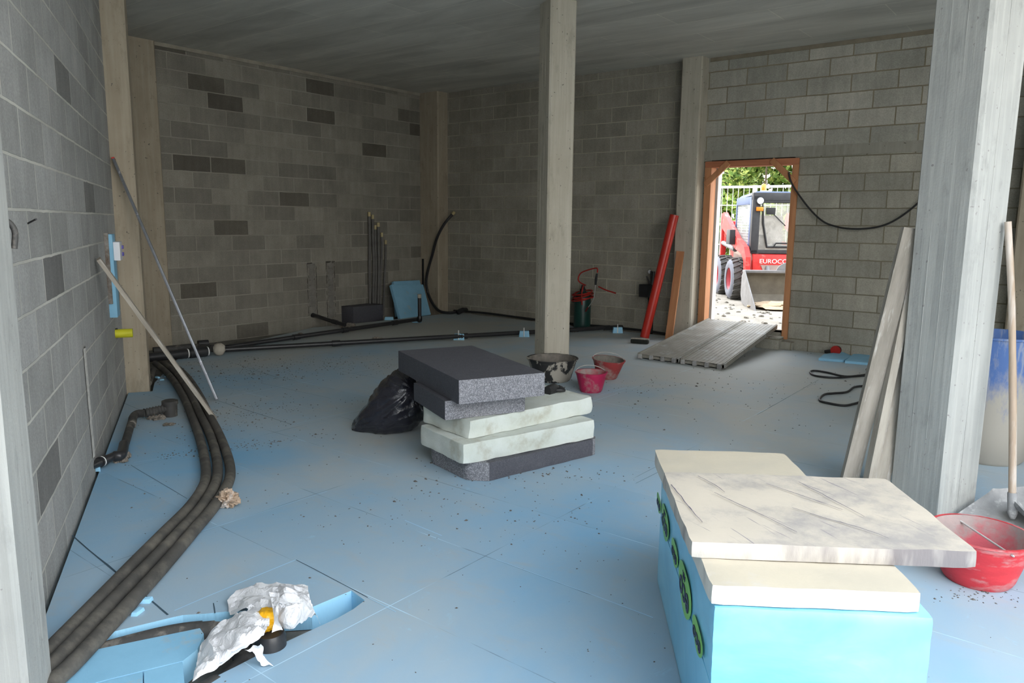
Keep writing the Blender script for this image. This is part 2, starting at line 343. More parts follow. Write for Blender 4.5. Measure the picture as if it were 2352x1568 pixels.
M['magenta_bucket'] = simple('magenta_bucket_plastic', (.44,.02,.085), (.38,.02,.075), 8, .5, .15, 40, c3=(.36,.20,.20), s3=9, t3=(.52,.7))
M['dullred_bucket'] = simple('dusty_red_bucket_plastic', (.32,.045,.045), (.26,.04,.04), 8, .6, .15, 40, c3=(.30,.22,.20), s3=9, t3=(.48,.66))
M['bucket_in'] = simple('mortar_stained_inside', (.40,.30,.28), (.30,.25,.235), 8, .8, .4, 40, c3=(.50,.10,.12), s3=5, t3=(.42,.60))
M['tub'] = simple('black_tub_plastic', (.02,.02,.021), (.03,.03,.03), 6, .5, .2, 40, c3=(.38,.35,.30), s3=8, t3=(.535,.575), stretch=(1,1,.7))
M['tub_in'] = simple('dried_mortar', (.24,.215,.185), (.13,.12,.105), 9, .9, .8, 30, bd=.015)
def binmat():
    t = NT('blue_barrel_plastic'); v = t.map(); sx = t.N('ShaderNodeSeparateXYZ'); t.L(t.tc.outputs['Object'], sx.inputs[0])
    n_ = t.noise(t.map((1,1,.45)), 9, 6, .7)
    sp = t.N('ShaderNodeMath', operation='MULTIPLY_ADD'); t.L(sx.outputs['Z'], sp.inputs[0]); sp.inputs[1].default_value = -1.1; sp.inputs[2].default_value = .62
    ad = t.N('ShaderNodeMath', operation='ADD'); t.L(sp.outputs[0], ad.inputs[0]); t.L(n_, ad.inputs[1])
    col = t.mix(t.ramp(t.noise(t.map((5,5,.6)), 5, 5, .75), [(.5, 0), (.62, .6)]), (.05,.125,.34), (.30,.32,.36)); col = t.mix(t.ramp(ad.outputs[0], [(.40, .08), (.70, 1)]), col, (.36,.335,.29))
    return t.out(col, .65, t.bump(n_, .2, .006), 0, .3)
M['bin'] = binmat()
M['redpipe'] = simple('red_drain_pipe', (.52,.03,.018), (.44,.025,.016), 3, .33, .05, spec=.5)
M['green'] = simple('green_tank', (.006,.045,.036), (.008,.035,.03), 5, .35, .05, spec=.5)
M['redhose'] = simple('red_rubber_hose', (.36,.02,.014), (.28,.016,.012), 8, .5, .1)
M['black'] = simple('black_plastic', (.015,.015,.016), (.022,.022,.023), 9, .5, .1)
M['bristle'] = simple('broom_bristles', (.018,.022,.02), (.028,.03,.026), 30, .9, 1, 120, stretch=(1,1,.1))
M['glove'] = simple('black_leather_glove', (.014,.014,.015), (.024,.024,.025), 10, .5, .5, 60)
M['cable'] = simple('black_cable', (.02,.02,.021), (.028,.028,.028), 9, .5, .05)
M['greysheet'] = simple('mortar_caked_sheet', (.34,.335,.33), (.22,.22,.22), 7, .8, .5, 30, c3=(.46,.45,.44), s3=12, t3=(.55,.68))
M['terracotta'] = simple('terracotta', (.62,.20,.08), (.55,.17,.07), 8, .7, .1)
M['paintred'] = simple('loader_red_paint', (.58,.035,.03), (.50,.03,.028), 5, .5, .1, c3=(.42,.25,.21), s3=7, t3=(.55,.8))
M['taupe'] = simple('loader_dusty_panel', (.36,.27,.235), (.31,.225,.20), 5, .7, .1)
M['navy'] = simple('loader_navy_paint', (.045,.075,.17), (.055,.09,.19), 4, .45, .1)
M['dark'] = simple('loader_black_paint', (.03,.03,.034), (.045,.045,.048), 5, .55, .1)
M['darkred'] = simple('loader_dark_red', (.10,.01,.012), (.08,.01,.01), 5, .6, .1)
M['tyre'] = simple('tyre_rubber', (.07,.068,.066), (.11,.105,.10), 9, .9, .4, 50)
M['tyreside'] = simple('dusty_tyre_side', (.15,.155,.185), (.12,.125,.15), 9, .9, .4, 50)
M['pinkrim'] = simple('faded_red_rim', (.52,.12,.14), (.44,.09,.11), 9, .6, .2)
M['bucket_steel'] = simple('loader_bucket_steel', (.20,.195,.20), (.15,.145,.145), 6, .6, .3, metal=.2)
M['bucket_dirty'] = simple('loader_bucket_inside', (.15,.13,.10), (.11,.095,.075), 6, .85, .4)
M['lamp_glass'] = simple('headlamp_glass', (.62,.64,.66), (.5,.52,.54), 20, .2, .1, spec=.6)
M['amber'] = simple('amber_lens', (.85,.22,.01), (.75,.18,.01), 6, .25, .05, spec=.6)
M['seatmat'] = simple('cab_interior', (.12,.115,.115), (.28,.27,.27), 5, .8, .4, 30, lo=.4, hi=.6)
M['white'] = simple('white_paint', (.80,.80,.78), (.74,.74,.72), 6, .6, .05)
M['leaf'] = simple('leaf_green', (.15,.24,.035), (.06,.12,.02), 2.0, .55, .2, c3=(.38,.42,.10), s3=9, t3=(.5,.6))
M['bark'] = simple('bark', (.12,.09,.06), (.09,.07,.05), 6, .9, .5)
M['galv'] = simple('galvanised_wire', (.62,.64,.64), (.55,.57,.57), 6, .5, .05, metal=.3)
def glass():
    t = NT('dusty_glass'); tr = t.N('ShaderNodeBsdfTransparent'); gl = t.N('ShaderNodeBsdfGlossy'); gl.inputs['Roughness'].default_value = .15
    df = t.N('ShaderNodeBsdfDiffuse'); df.inputs[0].default_value = (.55,.52,.48,1); a = t.N('ShaderNodeMixShader'); b = t.N('ShaderNodeMixShader')
    f = t.ramp(t.noise(t.map(), 6, 5, .7), [(.3, .12), (.7, .5)]); t.L(f, a.inputs[0]); t.L(tr.outputs[0], a.inputs[1]); t.L(df.outputs[0], a.inputs[2])
    b.inputs[0].default_value = .12; t.L(a.outputs[0], b.inputs[1]); t.L(gl.outputs[0], b.inputs[2])
    t.L(b.outputs[0], t.t.nodes['Material Output'].inputs[0]); return t.m
M['glass'] = glass()
exec_parts = True
# ================================================================= STRUCTURE
def slab_with_hole(outer, holes, z0, z1):
    mb = MB(); loops = [outer]+holes
    tri = geometry.tessellate_polygon([[V((p[0], p[1], 0)) for p in L] for L in loops])
    flat = [p for L in loops for p in L]; n = len(flat)
    mb.v = [V((p[0], p[1], z0)) for p in flat]+[V((p[0], p[1], z1)) for p in flat]
    mb.f = [tuple(i+n for i in t) for t in tri]+[tuple(reversed(t)) for t in tri]
    b = 0
    for L in loops:
        m = len(L); mb.f += [(b+i, b+(i+1) % m, b+(i+1) % m+n, b+i+n) for i in range(m)]; b += m
    return mb
hole = [F(*q) for q in [(60,1545),(180,1480),(240,1455),(389,1419),(420,1412),(470,1409),(520,1404),(620,1399),(716,1394),(807,1356),(838,1378),(812,1398),(775,1419),(690,1458),(604,1498),(542,1530),(451,1575),(432,1592),(60,1640)]]
outer = [CD(.3,-.632), CD(7.60,-.64), CD(7.60,-.44), CD(8.0,-.44), F(420,812), F(500,802), F(720,752), F(860,738), F(960,727), F(1060,716), V((-8.4,9.77,0)), V((-4.5,9.77,0)), V((3.3,9.77,0)), V((3.3,2.3,0)), CD(.3,4.2)]
fl = slab_with_hole(outer, [hole], -.10, 0)
floor = struct('floor', fl, [M['foam_floor'], M['xps_cut']], smooth=0)
for p in floor.data.polygons: p.material_index = 1 if abs(p.normal.z) < .5 else 0
struct('subfloor', MB().prism([CD(-.6,-.9)[:2], (-9.9,4.2), (-9.9,10.05), (3.6,10.05), (3.6,1.2), CD(-.6,4.5)[:2]], -.25, -.105), M['sub'], smooth=0)
# open joints and knife cuts between the boards
sm = MB()
def seam(a, b, wd=.004):
    a = F(*a); b = F(*b); n_ = max(2, int((b-a).length/.12)); t = (b-a).normalized(); s_ = V((-t.y, t.x, 0)); vs = []; fs = []
    for i in range(n_+1):
        p = a.lerp(b, i/n_)+s_*noise.noise(V((a.x*3+i*.7, b.y, 0)))*.004; ww = wd*(.6+.6*abs(noise.noise(V((i*.9, a.x, 3)))))
        vs += [p-s_*ww*.5+V((0,0,.0012)), p+s_*ww*.5+V((0,0,.0012))]
    for i in range(n_): fs.append((2*i, 2*i+1, 2*i+3, 2*i+2))
    sm.add(vs, fs)
for a, b, w_ in [((680,1285),(845,1372),.005),((165,1230),(270,1318),.010),((325,1362),(386,1412),.012),((283,925),(330,945),.004),((300,1068),(430,1145),.004),
                 ((500,920),(670,975),.006),((540,835),(640,868),.005),((600,880),(760,915),.003),((1740,952),(1880,872),.005),((1460,1110),(1525,1078),.004),((490,1385),(495,1408),.006)]: seam(a, b, w_)
o = struct('trim_1', sm, simple('open_joint', (.035,.06,.08), (.05,.09,.12), rough=.9), smooth=0)
sm = MB()
for a, b, w_ in [((680,1285),(400,1402),.006),((752,1128),(415,1236),.004),((930,1195),(1015,1230),.005),((1140,1285),(1500,1418),.004),((670,975),(832,940),.004),
                 ((455,1040),(308,1062),.004),((845,1372),(910,1405),.003),((1370,910),(1440,890),.005)]: seam(a, b, w_)
struct('trim_2', sm, simple('cut_edge_light', (.42,.68,.84), (.38,.62,.8), rough=.8), smooth=0)

ceil = MB().prism([CD(.9,-1.1)[:2], (-10.1,4.0), (-10.1,10.2), (3.8,10.2), (3.8,4.0), CD(.9,6.2)[:2]], H, H+.32)  # overhang past the columns is unseen, added to cut light on the near floor
struct('ceiling', ceil, M['ceil'], smooth=0)
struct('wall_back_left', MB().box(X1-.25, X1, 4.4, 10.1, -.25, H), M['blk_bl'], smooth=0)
DX0, DX1, ZL0, ZL1 = -4.33, -3.22, 2.44, 2.565
struct('wall_back_right', MB().box(X1-.2, -4.6, Y2, Y2+.25, -.25, H), M['blk_br'], smooth=0)
wr = MB().box(-4.6, DX0, Y2, Y2+.25, -.25, ZL0).box(DX1, 3.6, Y2, Y2+.25, -.25, ZL0).box(DX0, DX1, Y2, Y2+.25, -.25, .225)
struct('wall_beside_doorway', wr, M['blk_brl'], smooth=0)
struct('wall_above_doorway', MB().box(-4.6, 3.6, Y2, Y2+.25, ZL1, H), M['blk_bru'], smooth=0)
lt = MB().box(-4.45, 3.6, Y2-.012, Y2+.25, ZL0, ZL1)
struct('trim_lintel', lt, M['conc_grey'], smooth=0)
# left wall: built in its own frame (x along the wall), so its blocks follow it
lw = MB().box(-5.0, 10.75, DW-.25, DW, -.25, H)  # runs on unseen past the near column, added to block light from the left
lo = struct('wall_left', lw, M['blk_l'], smooth=0)
lo.matrix_world = Matrix(((dC.x, dD.x, 0, 0), (dC.y, dD.y, 0, 0), (0, 0, 1, 0), (0, 0, 0, 1)))
struct('wall_right', MB().box(3.4, 3.65, 3.6, Y2+.2, -.25, H), M['blk_br'], smooth=0)
# mortar fillets along the tops of the block walls
tf = MB()
tf.box(X1, X1+.02, 4.9, 9.6, H-.045, H); struct('trim_3', tf, simple('mortar_bed', (.36,.33,.27), (.28,.255,.21), 7, .95, .8, 30), smooth=0)
tf = MB().box(-4.42, 3.4, Y2-.012, Y2, H-.05, H)
struct('trim_4', tf, simple('mortar_bed_dark', (.27,.235,.175), (.22,.19,.14), 7, .95, .8, 30), smooth=0)
# chases cut into the walls: ragged mortar between flat strips painted as shade
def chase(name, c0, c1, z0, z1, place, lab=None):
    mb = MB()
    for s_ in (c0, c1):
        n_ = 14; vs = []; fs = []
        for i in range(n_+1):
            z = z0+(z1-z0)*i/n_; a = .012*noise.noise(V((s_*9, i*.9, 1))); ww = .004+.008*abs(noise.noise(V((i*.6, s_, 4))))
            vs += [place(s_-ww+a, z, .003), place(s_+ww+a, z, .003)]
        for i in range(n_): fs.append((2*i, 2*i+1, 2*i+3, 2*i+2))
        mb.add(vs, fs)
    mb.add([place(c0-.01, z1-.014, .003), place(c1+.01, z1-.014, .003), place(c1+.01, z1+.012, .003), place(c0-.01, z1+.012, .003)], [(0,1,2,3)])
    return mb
pw1 = lambda c, z, o_: V((X1+o_, c, z))
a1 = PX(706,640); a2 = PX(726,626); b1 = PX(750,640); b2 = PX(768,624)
MD = simple('chase_painted_shade', (.05,.047,.04), (.12,.11,.095), 14, 1, c3=(.26,.25,.22), s3=9, t3=(.5,.58))
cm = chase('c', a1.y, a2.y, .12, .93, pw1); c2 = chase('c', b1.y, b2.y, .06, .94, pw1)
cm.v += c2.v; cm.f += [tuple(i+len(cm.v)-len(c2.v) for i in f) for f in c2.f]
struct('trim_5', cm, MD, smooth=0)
cmb = MB()
for y0, y1, z0, z1 in ((a1.y+.012, a2.y-.012, .1, .915), (b1.y+.012, b2.y-.012, .05, .925)):
    for k in range(10):
        za = z0+(z1-z0)*k/10; cmb.blob((X1+.001, (y0+y1)/2, za+.045), .010, (y1-y0)/2, .05, 10, 6, .35, 3, seed=k)
struct('trim_6', cmb, simple('chase_mortar', (.24,.23,.205), (.19,.18,.16), 8, .95, .8, 40))
# slot with pale mortar in the left wall
cl = MB(); g1 = PLW(190,800); g2 = PLW(212,1040)
ca, za = g1.dot(dC), g1.z; cb_, zb = g2.dot(dC), g2.z
n_ = 22; vs = []; fs = []
for i in range(n_+1):
    t = i/n_; c = 5.10+.05*t; z = za+(.12-za)*t; wj = .018*noise.noise(V((i*.7, 2, 2)))
    vs += [CD(c-.01+wj, DW+.004, z), CD(c+.028+wj, DW+.012, z), CD(c+.075+wj*.4, DW+.004, z)]
for i in range(n_): fs += [(3*i, 3*i+1, 3*i+4, 3*i+3), (3*i+1, 3*i+2, 3*i+5, 3*i+4)]
cl.add(vs, fs); struct('trim_7', cl, simple('pale_mortar', (.50,.49,.46), (.40,.39,.36), 30, .95, 1, 80), smooth=0)
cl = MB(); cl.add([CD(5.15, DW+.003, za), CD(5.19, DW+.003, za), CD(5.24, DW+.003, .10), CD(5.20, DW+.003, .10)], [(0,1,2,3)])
struct('trim_8', cl, MD, smooth=0)  # flat dark strip, shade of the slot put into its colour

# ----- outside
struct('ground', MB().prism([(-60, Y2+.25), (40, Y2+.25), (40, 90), (-60, 90)], -.1, .215), M['gravel'], smooth=0)
struct('forecourt', MB().prism([CD(.28,4.6)[:2], CD(.28,-.6)[:2], CD(-4.9,-.6)[:2], CD(-5.2,-30)[:2], CD(-45,-30)[:2], CD(-45,40)[:2], CD(2.2,40)[:2], (3.7,4.0), (3.7,2.0)], -.3, -.12), M['forecourt'], smooth=0)

# ----- columns
def column(c, d, wc, wd, mat, label, z0=-.1, frame='CD', ridge=True):
    """rectangular cast column with chamfered arrises"""
    def P(a, b, z): return CD(a, b, z) if frame == 'CD' else V((a, b, z))
    ch = .018; mb = MB(); nz = 10
    ring = [(c+ch, d), (c+wc-ch, d), (c+wc, d+ch), (c+wc, d+wd-ch), (c+wc-ch, d+wd), (c+ch, d+wd), (c, d+wd-ch), (c, d+ch)]
    vs = []; fs = []
    for i in range(nz+1):
        z = z0+(H-z0)*i/nz
        for k, (a, b) in enumerate(ring):
            j = .003*noise.noise(V((k*1.3+c, i*.8, d))); vs.append(P(a+j, b+j, z))
    for i in range(nz):
        for k in range(8): fs.append((i*8+k, i*8+(k+1) % 8, (i+1)*8+(k+1) % 8, (i+1)*8+k))
    mb.add(vs, fs)
    base = P(c+wc/2, d+wd/2, max(z0, 0))
    o = thing('concrete_column', label, 'column', base)
    obj('shaft', mb, mat, o, smooth=20)
    # lines left by the formwork boards
    rb = MB()
    for a in (wc*.36, wc*.66): rb.box(0, .006, 0, .004, 0, 1) if False else None
    for (pa, pb, sa) in (((c+wc*.38, d-.0012), (c+wc*.38+.003, d+.004), 0), ((c+wc*.66, d-.0012), (c+wc*.66+.003, d+.004), 0), ((c-.0012, d+wd*.45), (c+.004, d+wd*.45+.003), 0)):
        q = [(pa[0], pa[1]), (pb[0], pa[1]), (pb[0], pb[1]), (pa[0], pb[1])]
        rb.hexa([P(x, y, max(z0, .02)) for x, y in q]+[P(x, y, H-.02) for x, y in q])
    obj('formwork_line', rb, mat, o, smooth=0)
    return o
column(2.45, DW-.14, .35, .128+.14, M['conc_pale'], 'pale concrete column at the near left edge of the picture, beside the block wall', -.1)
column(7.64, DW-.1, .32, .29, M['conc_tan'], 'tan concrete column standing at the end of the left block wall, two poles leaning before it')
column(X1-.15, 4.50, .19, .45, M['conc_tan'], 'tan concrete column in the far left corner of the back wall', frame='XY')
column(X1-.1, 9.60, .535, .3, M['conc_tan'], 'narrow concrete column in the rear corner where the two back walls meet', frame='XY')
column(-4.735, 9.63, .295, .24, M['conc'], 'concrete column beside the doorway with a red pipe leaning near it', frame='XY')
column(7.065, 3.341, .28, .29, M['conc'], 'free-standing concrete column in the middle of the room, black tub at its foot')
column(2.728, 3.716, .34, .29, M['conc_pale'], 'large pale concrete column at the right, planks and a shovel leaning on it')
column(-.79, 9.58, .32, .29, M['conc_tan'], 'dim concrete column on the rear wall at the far right edge', frame='XY')

# ----- doorway timber frame
dr = thing('door_1', 'raw reddish timber frame with corner braces lining the doorway', 'door frame', (-3.8, Y2, .1)); dr['kind'] = 'structure'
fy0, fy1 = Y2-.035, Y2+.13
obj('jamb', MB().box(-4.41, -4.315, fy0, fy1, .07, 2.345, .004), M['fir'], dr)
obj('jamb', MB().box(-3.235, -3.165, fy0, fy1, .12, 2.345, .004), M['fir'], dr)
obj('header', MB().box(-4.41, -3.165, fy0, fy1, 2.345, 2.425, .004), M['fir_head'], dr)
obj('brace', MB().beam((-4.385, Y2-.045, 2.12), (-4.07, Y2-.055, 2.40), .03, .075, (0,1,0), .003), M['fir'], dr)
obj('brace', MB().beam((-3.50, Y2-.045, 2.41), (-3.19, Y2-.055, 2.12), .03, .075, (0,1,0), .003), M['fir'], dr)
struct('trim_9', MB().box(-3.30, -3.222, Y2+.15, Y2+.27, .2, 2.44).box(-4.335, -4.29, Y2+.15, Y2+.27, .2, 2.44).box(-4.3, -3.3, Y2+.15, Y2+.27, 2.36, 2.44), simple('pale_reveal', (.55,.55,.53), (.48,.48,.46)), smooth=0)
struct('trim_10', MB().box(-4.31, -3.235, Y2+.0, Y2+.27, .2, .232), M['alu_dusty'], smooth=0)
tag(obj('concrete_block', MB().box(-3.50, -3.20, 9.62, 9.80, 0, .16, .012).box(-3.30,-3.06,9.70,9.82,0,.10,.012), M['blk_brl'], loc=(-3.3,9.7,0)), 'rough concrete block under the right end of the doorway sill', 'block')
# ================================================================= THINGS: middle pile
def footprint(fr, ri, le, z):
    """front, right and left lower corners seen in the photo -> squared footprint on the plane z"""
    a, b, c = F(*fr, z), F(*ri, z), F(*le, z); u = b-a; v = c-a
    un = u.normalized(); n_ = V((-un.y, un.x, 0)); n_ = n_ if n_.dot(v) > 0 else -n_
    return a, un, n_, u.length, v.dot(n_)
def slab(a, u, n_, L, W, z, T, r=.02, amp=.004, fr=9, seed=0, cell=.035, cham=()):
    """foam slab with softened, slightly ragged edges"""
    nx, ny, nz = max(2, int(L/cell)), max(2, int(W/cell)), max(3, int(T/.022)); mb = MB(); idx = {}; vs = []; fs = []
    def vid(i, j, k):
        if (i, j, k) not in idx:
            x, y, zz = L*i/nx, W*j/ny, T*k/nz; cx = min(max(x, r), L-r); cy = min(max(y, r), W-r); cz = min(max(zz, r*.5), T-r*.5)
            d = V((x-cx, y-cy, zz-cz)); c = V((cx, cy, cz))
            if d.length > 1e-6: p = c+d.normalized()*min(d.length, r if (abs(d.x) > 1e-6 and abs(d.y) > 1e-6) else max(abs(d.x), abs(d.y), abs(d.z)))
            else: p = V((x, y, zz))
            edge = 1 if d.length > 1e-6 else .35
            q = V((p.x*fr+seed*5.1, p.y*fr, p.z*fr*1.5)); p += V((noise.noise(q), noise.noise(q+V((9,0,0))), .5*noise.noise(q+V((0,9,0)))))*amp*edge
            for (sx_, sy_, cc) in cham:
                X = p.x if sx_ < 0 else L-p.x; Y = p.y if sy_ < 0 else W-p.y
                if X+Y < cc:
                    k_ = (cc-X-Y)/2; p.x += k_*(1 if sx_ < 0 else -1); p.y += k_*(1 if sy_ < 0 else -1)
            idx[(i, j, k)] = len(vs); vs.append(a+u*p.x+n_*p.y+V((0, 0, z-a.z+max(p.z, 0))))
        return idx[(i, j, k)]
    for i in range(nx):
        for j in range(ny): fs += [(vid(i,j,0), vid(i,j+1,0), vid(i+1,j+1,0), vid(i+1,j,0)), (vid(i,j,nz), vid(i+1,j,nz), vid(i+1,j+1,nz), vid(i,j+1,nz))]
    for i in range(nx):
        for k in range(nz): fs += [(vid(i,0,k), vid(i+1,0,k), vid(i+1,0,k+1), vid(i,0,k+1)), (vid(i,ny,k), vid(i,ny,k+1), vid(i+1,ny,k+1), vid(i+1,ny,k))]
    for j in range(ny):
        for k in range(nz): fs += [(vid(0,j,k), vid(0,j,k+1), vid(0,j+1,k+1), vid(0,j+1,k)), (vid(nx,j,k), vid(nx,j+1,k), vid(nx,j+1,k+1), vid(nx,j,k+1))]
    return mb.add(vs, fs)
PG = 'foam slabs piled in the middle of the floor'
def pile(fr, ri, le, z, T, mats, label, W=None, L=None, cut=None, **k):
    a, u, n_, l_, w_ = footprint(fr, ri, le, z); L = L or l_; W = W or w_
    mb = slab(a, u, n_, L, W, z, T, **k); o = obj('foam_slab', mb, mats, loc=a+u*L/2+n_*W/2, smooth=40)
    if cut:
        for p in o.data.polygons:
            c = p.center+o.location-a
            if cut(p.normal, c.dot(u), c.dot(n_), u, n_): p.material_index = 1
    return tag(o, label, 'foam slab', PG), (a, u, n_, L, W)
s1, _ = pile((1092,1113), (1378,1042), (990,1062), 0, .118, [M['eps_dark'], M['eps_dark_cut']], 'dark graphite foam slab at the bottom of the pile, directly on the blue floor', r=.03, seed=1, cham=((-1,-1,.10),(1,-1,.05)),
     cut=lambda n, x, y, u, v: x < .10 or x > .98 or n.dot(u) < -.5)
s2, fr2 = pile((1064,1068), (1367,1005), (972,1016), .12, .128, M['eps_white'], 'lower of the two weathered white foam slabs in the middle pile', r=.022, amp=.011, seed=2)
s3, fr3 = pile((1078,1009), (1363,947), (975,966), .25, .116, M['eps_white'], 'upper white foam slab in the middle pile, a black glove lying on it', r=.028, amp=.011, seed=3)
s4, _ = pile((1022,965), (1206,944), (955,918), .368, .122, [M['eps_dark'], M['eps_dark_cut']], 'short dark graphite foam slab in the pile, second from the top', r=.004, amp=.001, seed=4, cut=lambda n, x, y, u, v: n.dot(v) < -.5)
s5, _ = pile((1054,929), (1251,908), (934,849), .492, .15, [M['eps_dark'], M['eps_dark_cut']], 'topmost dark graphite foam slab of the middle pile, pale speckled cut face', r=.004, amp=.002, seed=5, cut=lambda n, x, y, u, v: n.dot(v) < -.5)
# black glove
gp = F(1272,899,.368); g = thing('work_glove', 'black work glove lying on the upper white foam slab', 'glove', gp)
e1 = (F(1296,890,.368)-gp); e1.z = 0; e1.normalize(); e2 = V((-e1.y, e1.x, 0))
gm = MB()
gm.tube([gp-e1*.10+V((0,0,.022)), gp-e1*.05+V((0,0,.025)), gp+V((0,0,.024)), gp+e1*.03+V((0,0,.02))], [.034,.036,.038,.03], 12)
obj('palm', gm, M['glove'], g)
for k, (o_, L_, a_) in enumerate([(-.030,.055,-.25), (-.010,.075,-.08), (.011,.07,.08), (.030,.055,.3)]):
    d_ = e1*math.cos(a_)+e2*math.sin(a_); st = gp+e1*.02+e2*o_
    obj('finger', MB().tube([st+V((0,0,.018)), st+d_*L_*.5+V((0,0,.022+.006*(k % 2))), st+d_*L_+V((0,0,.014))], [.012,.0125,.010], 10), M['glove'], g)
st = gp-e1*.02-e2*.03; obj('thumb', MB().tube([st+V((0,0,.018)), st-e2*.03+e1*.02+V((0,0,.018)), st-e2*.045+e1*.05+V((0,0,.013))], [.013,.013,.010], 10), M['glove'], g)
# black bin bag behind the pile
bg = MB(); bc = F(915,985); nu, nv = 150, 80; vs = []; fs = []
axx = (F(985,1010)-F(840,1005)); axx.z = 0; axx.normalize(); axy = V((-axx.y, axx.x, 0))
for i in range(nv+1):
    th = math.pi*i/nv
    for k in range(nu):
        g_ = 2*math.pi*k/nu; d = V((math.sin(th)*math.cos(g_), math.sin(th)*math.sin(g_), math.cos(th)))
        x, y, z = d.x*.27, d.y*.25, d.z*.24+.19
        lf = max(0, -d.x); rgt = max(0, d.x)
        x -= .14*lf**2.2*max(0, 1-abs(d.z+.35)*1.1); z -= .13*lf; z += .05*rgt+.05*max(0, d.z)
        # creases fan out from the two gathered corners
        e1_ = math.atan2(z-.0, x+.42); e2_ = math.atan2(z-.36, x-.16)
        cre = -abs(noise.noise(V((e1_*9, y*3, 1.3))))*.020-abs(noise.noise(V((e2_*7, y*5, 7.7))))*.024+noise.noise(V((x*9, y*9, z*9)))*.012-abs(noise.noise(V((x*16, y*16+z*6, z*16))))*.006
        n2 = V((d.x/.27, d.y/.25, d.z/.24)).normalized(); p = V((x, y, z))+n2*cre
        vs.append(bc+axx*p.x+axy*p.y+V((0,0,max(p.z, .003))))
for i in range(nv):
    for k in range(nu): fs.append((i*nu+k, (i+1)*nu+k, (i+1)*nu+(k+1) % nu, i*nu+(k+1) % nu))
bg.add(vs, fs); bc2 = V((bc.x, bc.y, 0))
tag(obj('rubbish_bag', bg, M['bagblack'], loc=bc2, smooth=60), 'full black plastic rubbish bag slumped behind the left side of the foam pile', 'rubbish bag')

# ---------------- buckets
def bucket(name, label, cat, base, r0, r1, h, mat, mat_in, handle=True, hang=0.0, hdir=0.0, group=None, fill=.35, tilt=None, th=.006, rimr=.008, wire=.0035, hup=.25):
    base = V((base.x, base.y, 0)); o = thing(name, label, cat, base, group); wall = MB()
    if tilt: wall.M = Matrix.Translation(base) @ Matrix.Rotation(tilt[0], 4, tilt[1]) @ Matrix.Translation(-base)
    pr = [(0,0),(r0*.93,0),(r0,.012)]+[(r0+(r1-r0)*t, h*t) for t in (.12,.3,.5,.7,.86)]+[(r1-(r1-r0)*.10, h*.90),(r1-(r1-r0)*.09+.003, h*.905),(r1, h)]
    wall.lathe(pr+[(r1+rimr, h), (r1+rimr, h+.006), (r1-th, h+.006)], 56, base, cap=False); obj('body', wall, mat, o, smooth=40)
    ins = MB(); ins.M = wall.M
    ins.lathe([(r1-th, h+.005)]+[(r0+(r1-r0)*t-th, h*t) for t in (.85,.6,.4,.2)]+[(r0-th, .02),(0,.02)], 56, base, cap=False)
    obj('inside', ins, mat_in, o, smooth=40)
    if handle:
        hm = MB(); hm.M = wall.M; pts = []
        for k in range(25):
            a = math.pi*k/24; x = math.cos(a)*(r1+.004); q = math.sin(a)
            pts.append(base+V((x*math.cos(hdir)-math.sin(hdir)*q*r1*hang, x*math.sin(hdir)+math.cos(hdir)*q*r1*hang, h-.012+q*r1*hup)))
        hm.tube(pts, wire, 8); obj('handle', hm, M['steel'] if 'clean' in (group or '') else M['wirem'], o, label='thin metal wire handle')
    return o
M['wirem'] = simple('bucket_wire', (.52,.50,.48), (.40,.38,.36), 9, .5, .1)
vd = math.atan2(-fw.x, fw.y)
bucket('plastic_bucket', 'large red bucket stained with mortar, right foreground beside the cream boards', 'bucket', F(2243,1328), .142, .205, .222, M['red_bucket'], M['bucket_in'], hang=.25, hdir=-.9, hup=-.16, wire=.0045)
bucket('plastic_bucket', 'magenta bucket beside the black tub, nearest of the two by the tub', 'bucket', F(1357,898), .105, .148, .185, M['magenta_bucket'], M['bucket_in'], hang=.75, hdir=vd+.2, hup=.40, group='red mortar buckets by the black tub')
bucket('plastic_bucket', 'dusty dull red bucket tilted behind the magenta bucket', 'bucket', F(1393,868), .10, .165, .20, M['dullred_bucket'], M['tub_in'], hang=.8, hdir=vd, hup=.35, group='red mortar buckets by the black tub', tilt=(.10, V((0,1,0))))
bucket('mixing_tub', 'round black rubber tub smeared with pale mortar behind the foam pile', 'tub', F(1268,872), .185, .252, .225, M['tub'], M['tub_in'], handle=False, th=.012, rimr=.012)
bucket('plastic_bucket', 'red bucket mostly cut off by the right edge of the picture', 'bucket', F(2440,1062), .12, .17, .26, M['dullred_bucket'], M['bucket_in'], hang=.3, hdir=.3, hup=-.1)
tp = F(2440,1062); tag(obj('flower_pot', MB().lathe([(0,.262),(.11,.262),(.155,.40),(.17,.40),(.17,.43),(.14,.43),(.10,.30),(0,.30)], 40, (tp.x,tp.y,0)), M['terracotta'], loc=(tp.x,tp.y,.26)), 'terracotta tub resting on the red bucket at the right edge', 'pot')
# tall blue barrel behind the right column
bb = F(2262,1050); bb.z = 0; o = thing('barrel', 'tall blue plastic barrel coated with grey mortar behind the large right column', 'barrel', bb)
obj('body', MB().lathe([(0,.0),(.205,0),(.225,.02),(.245,.25),(.262,.5),(.275,.8),(.282,.86),(.29,.862),(.29,.876),(.272,.876),(.26,.5),(.22,.03),(0,.03)], 56, bb), M['bin'], o, smooth=40)

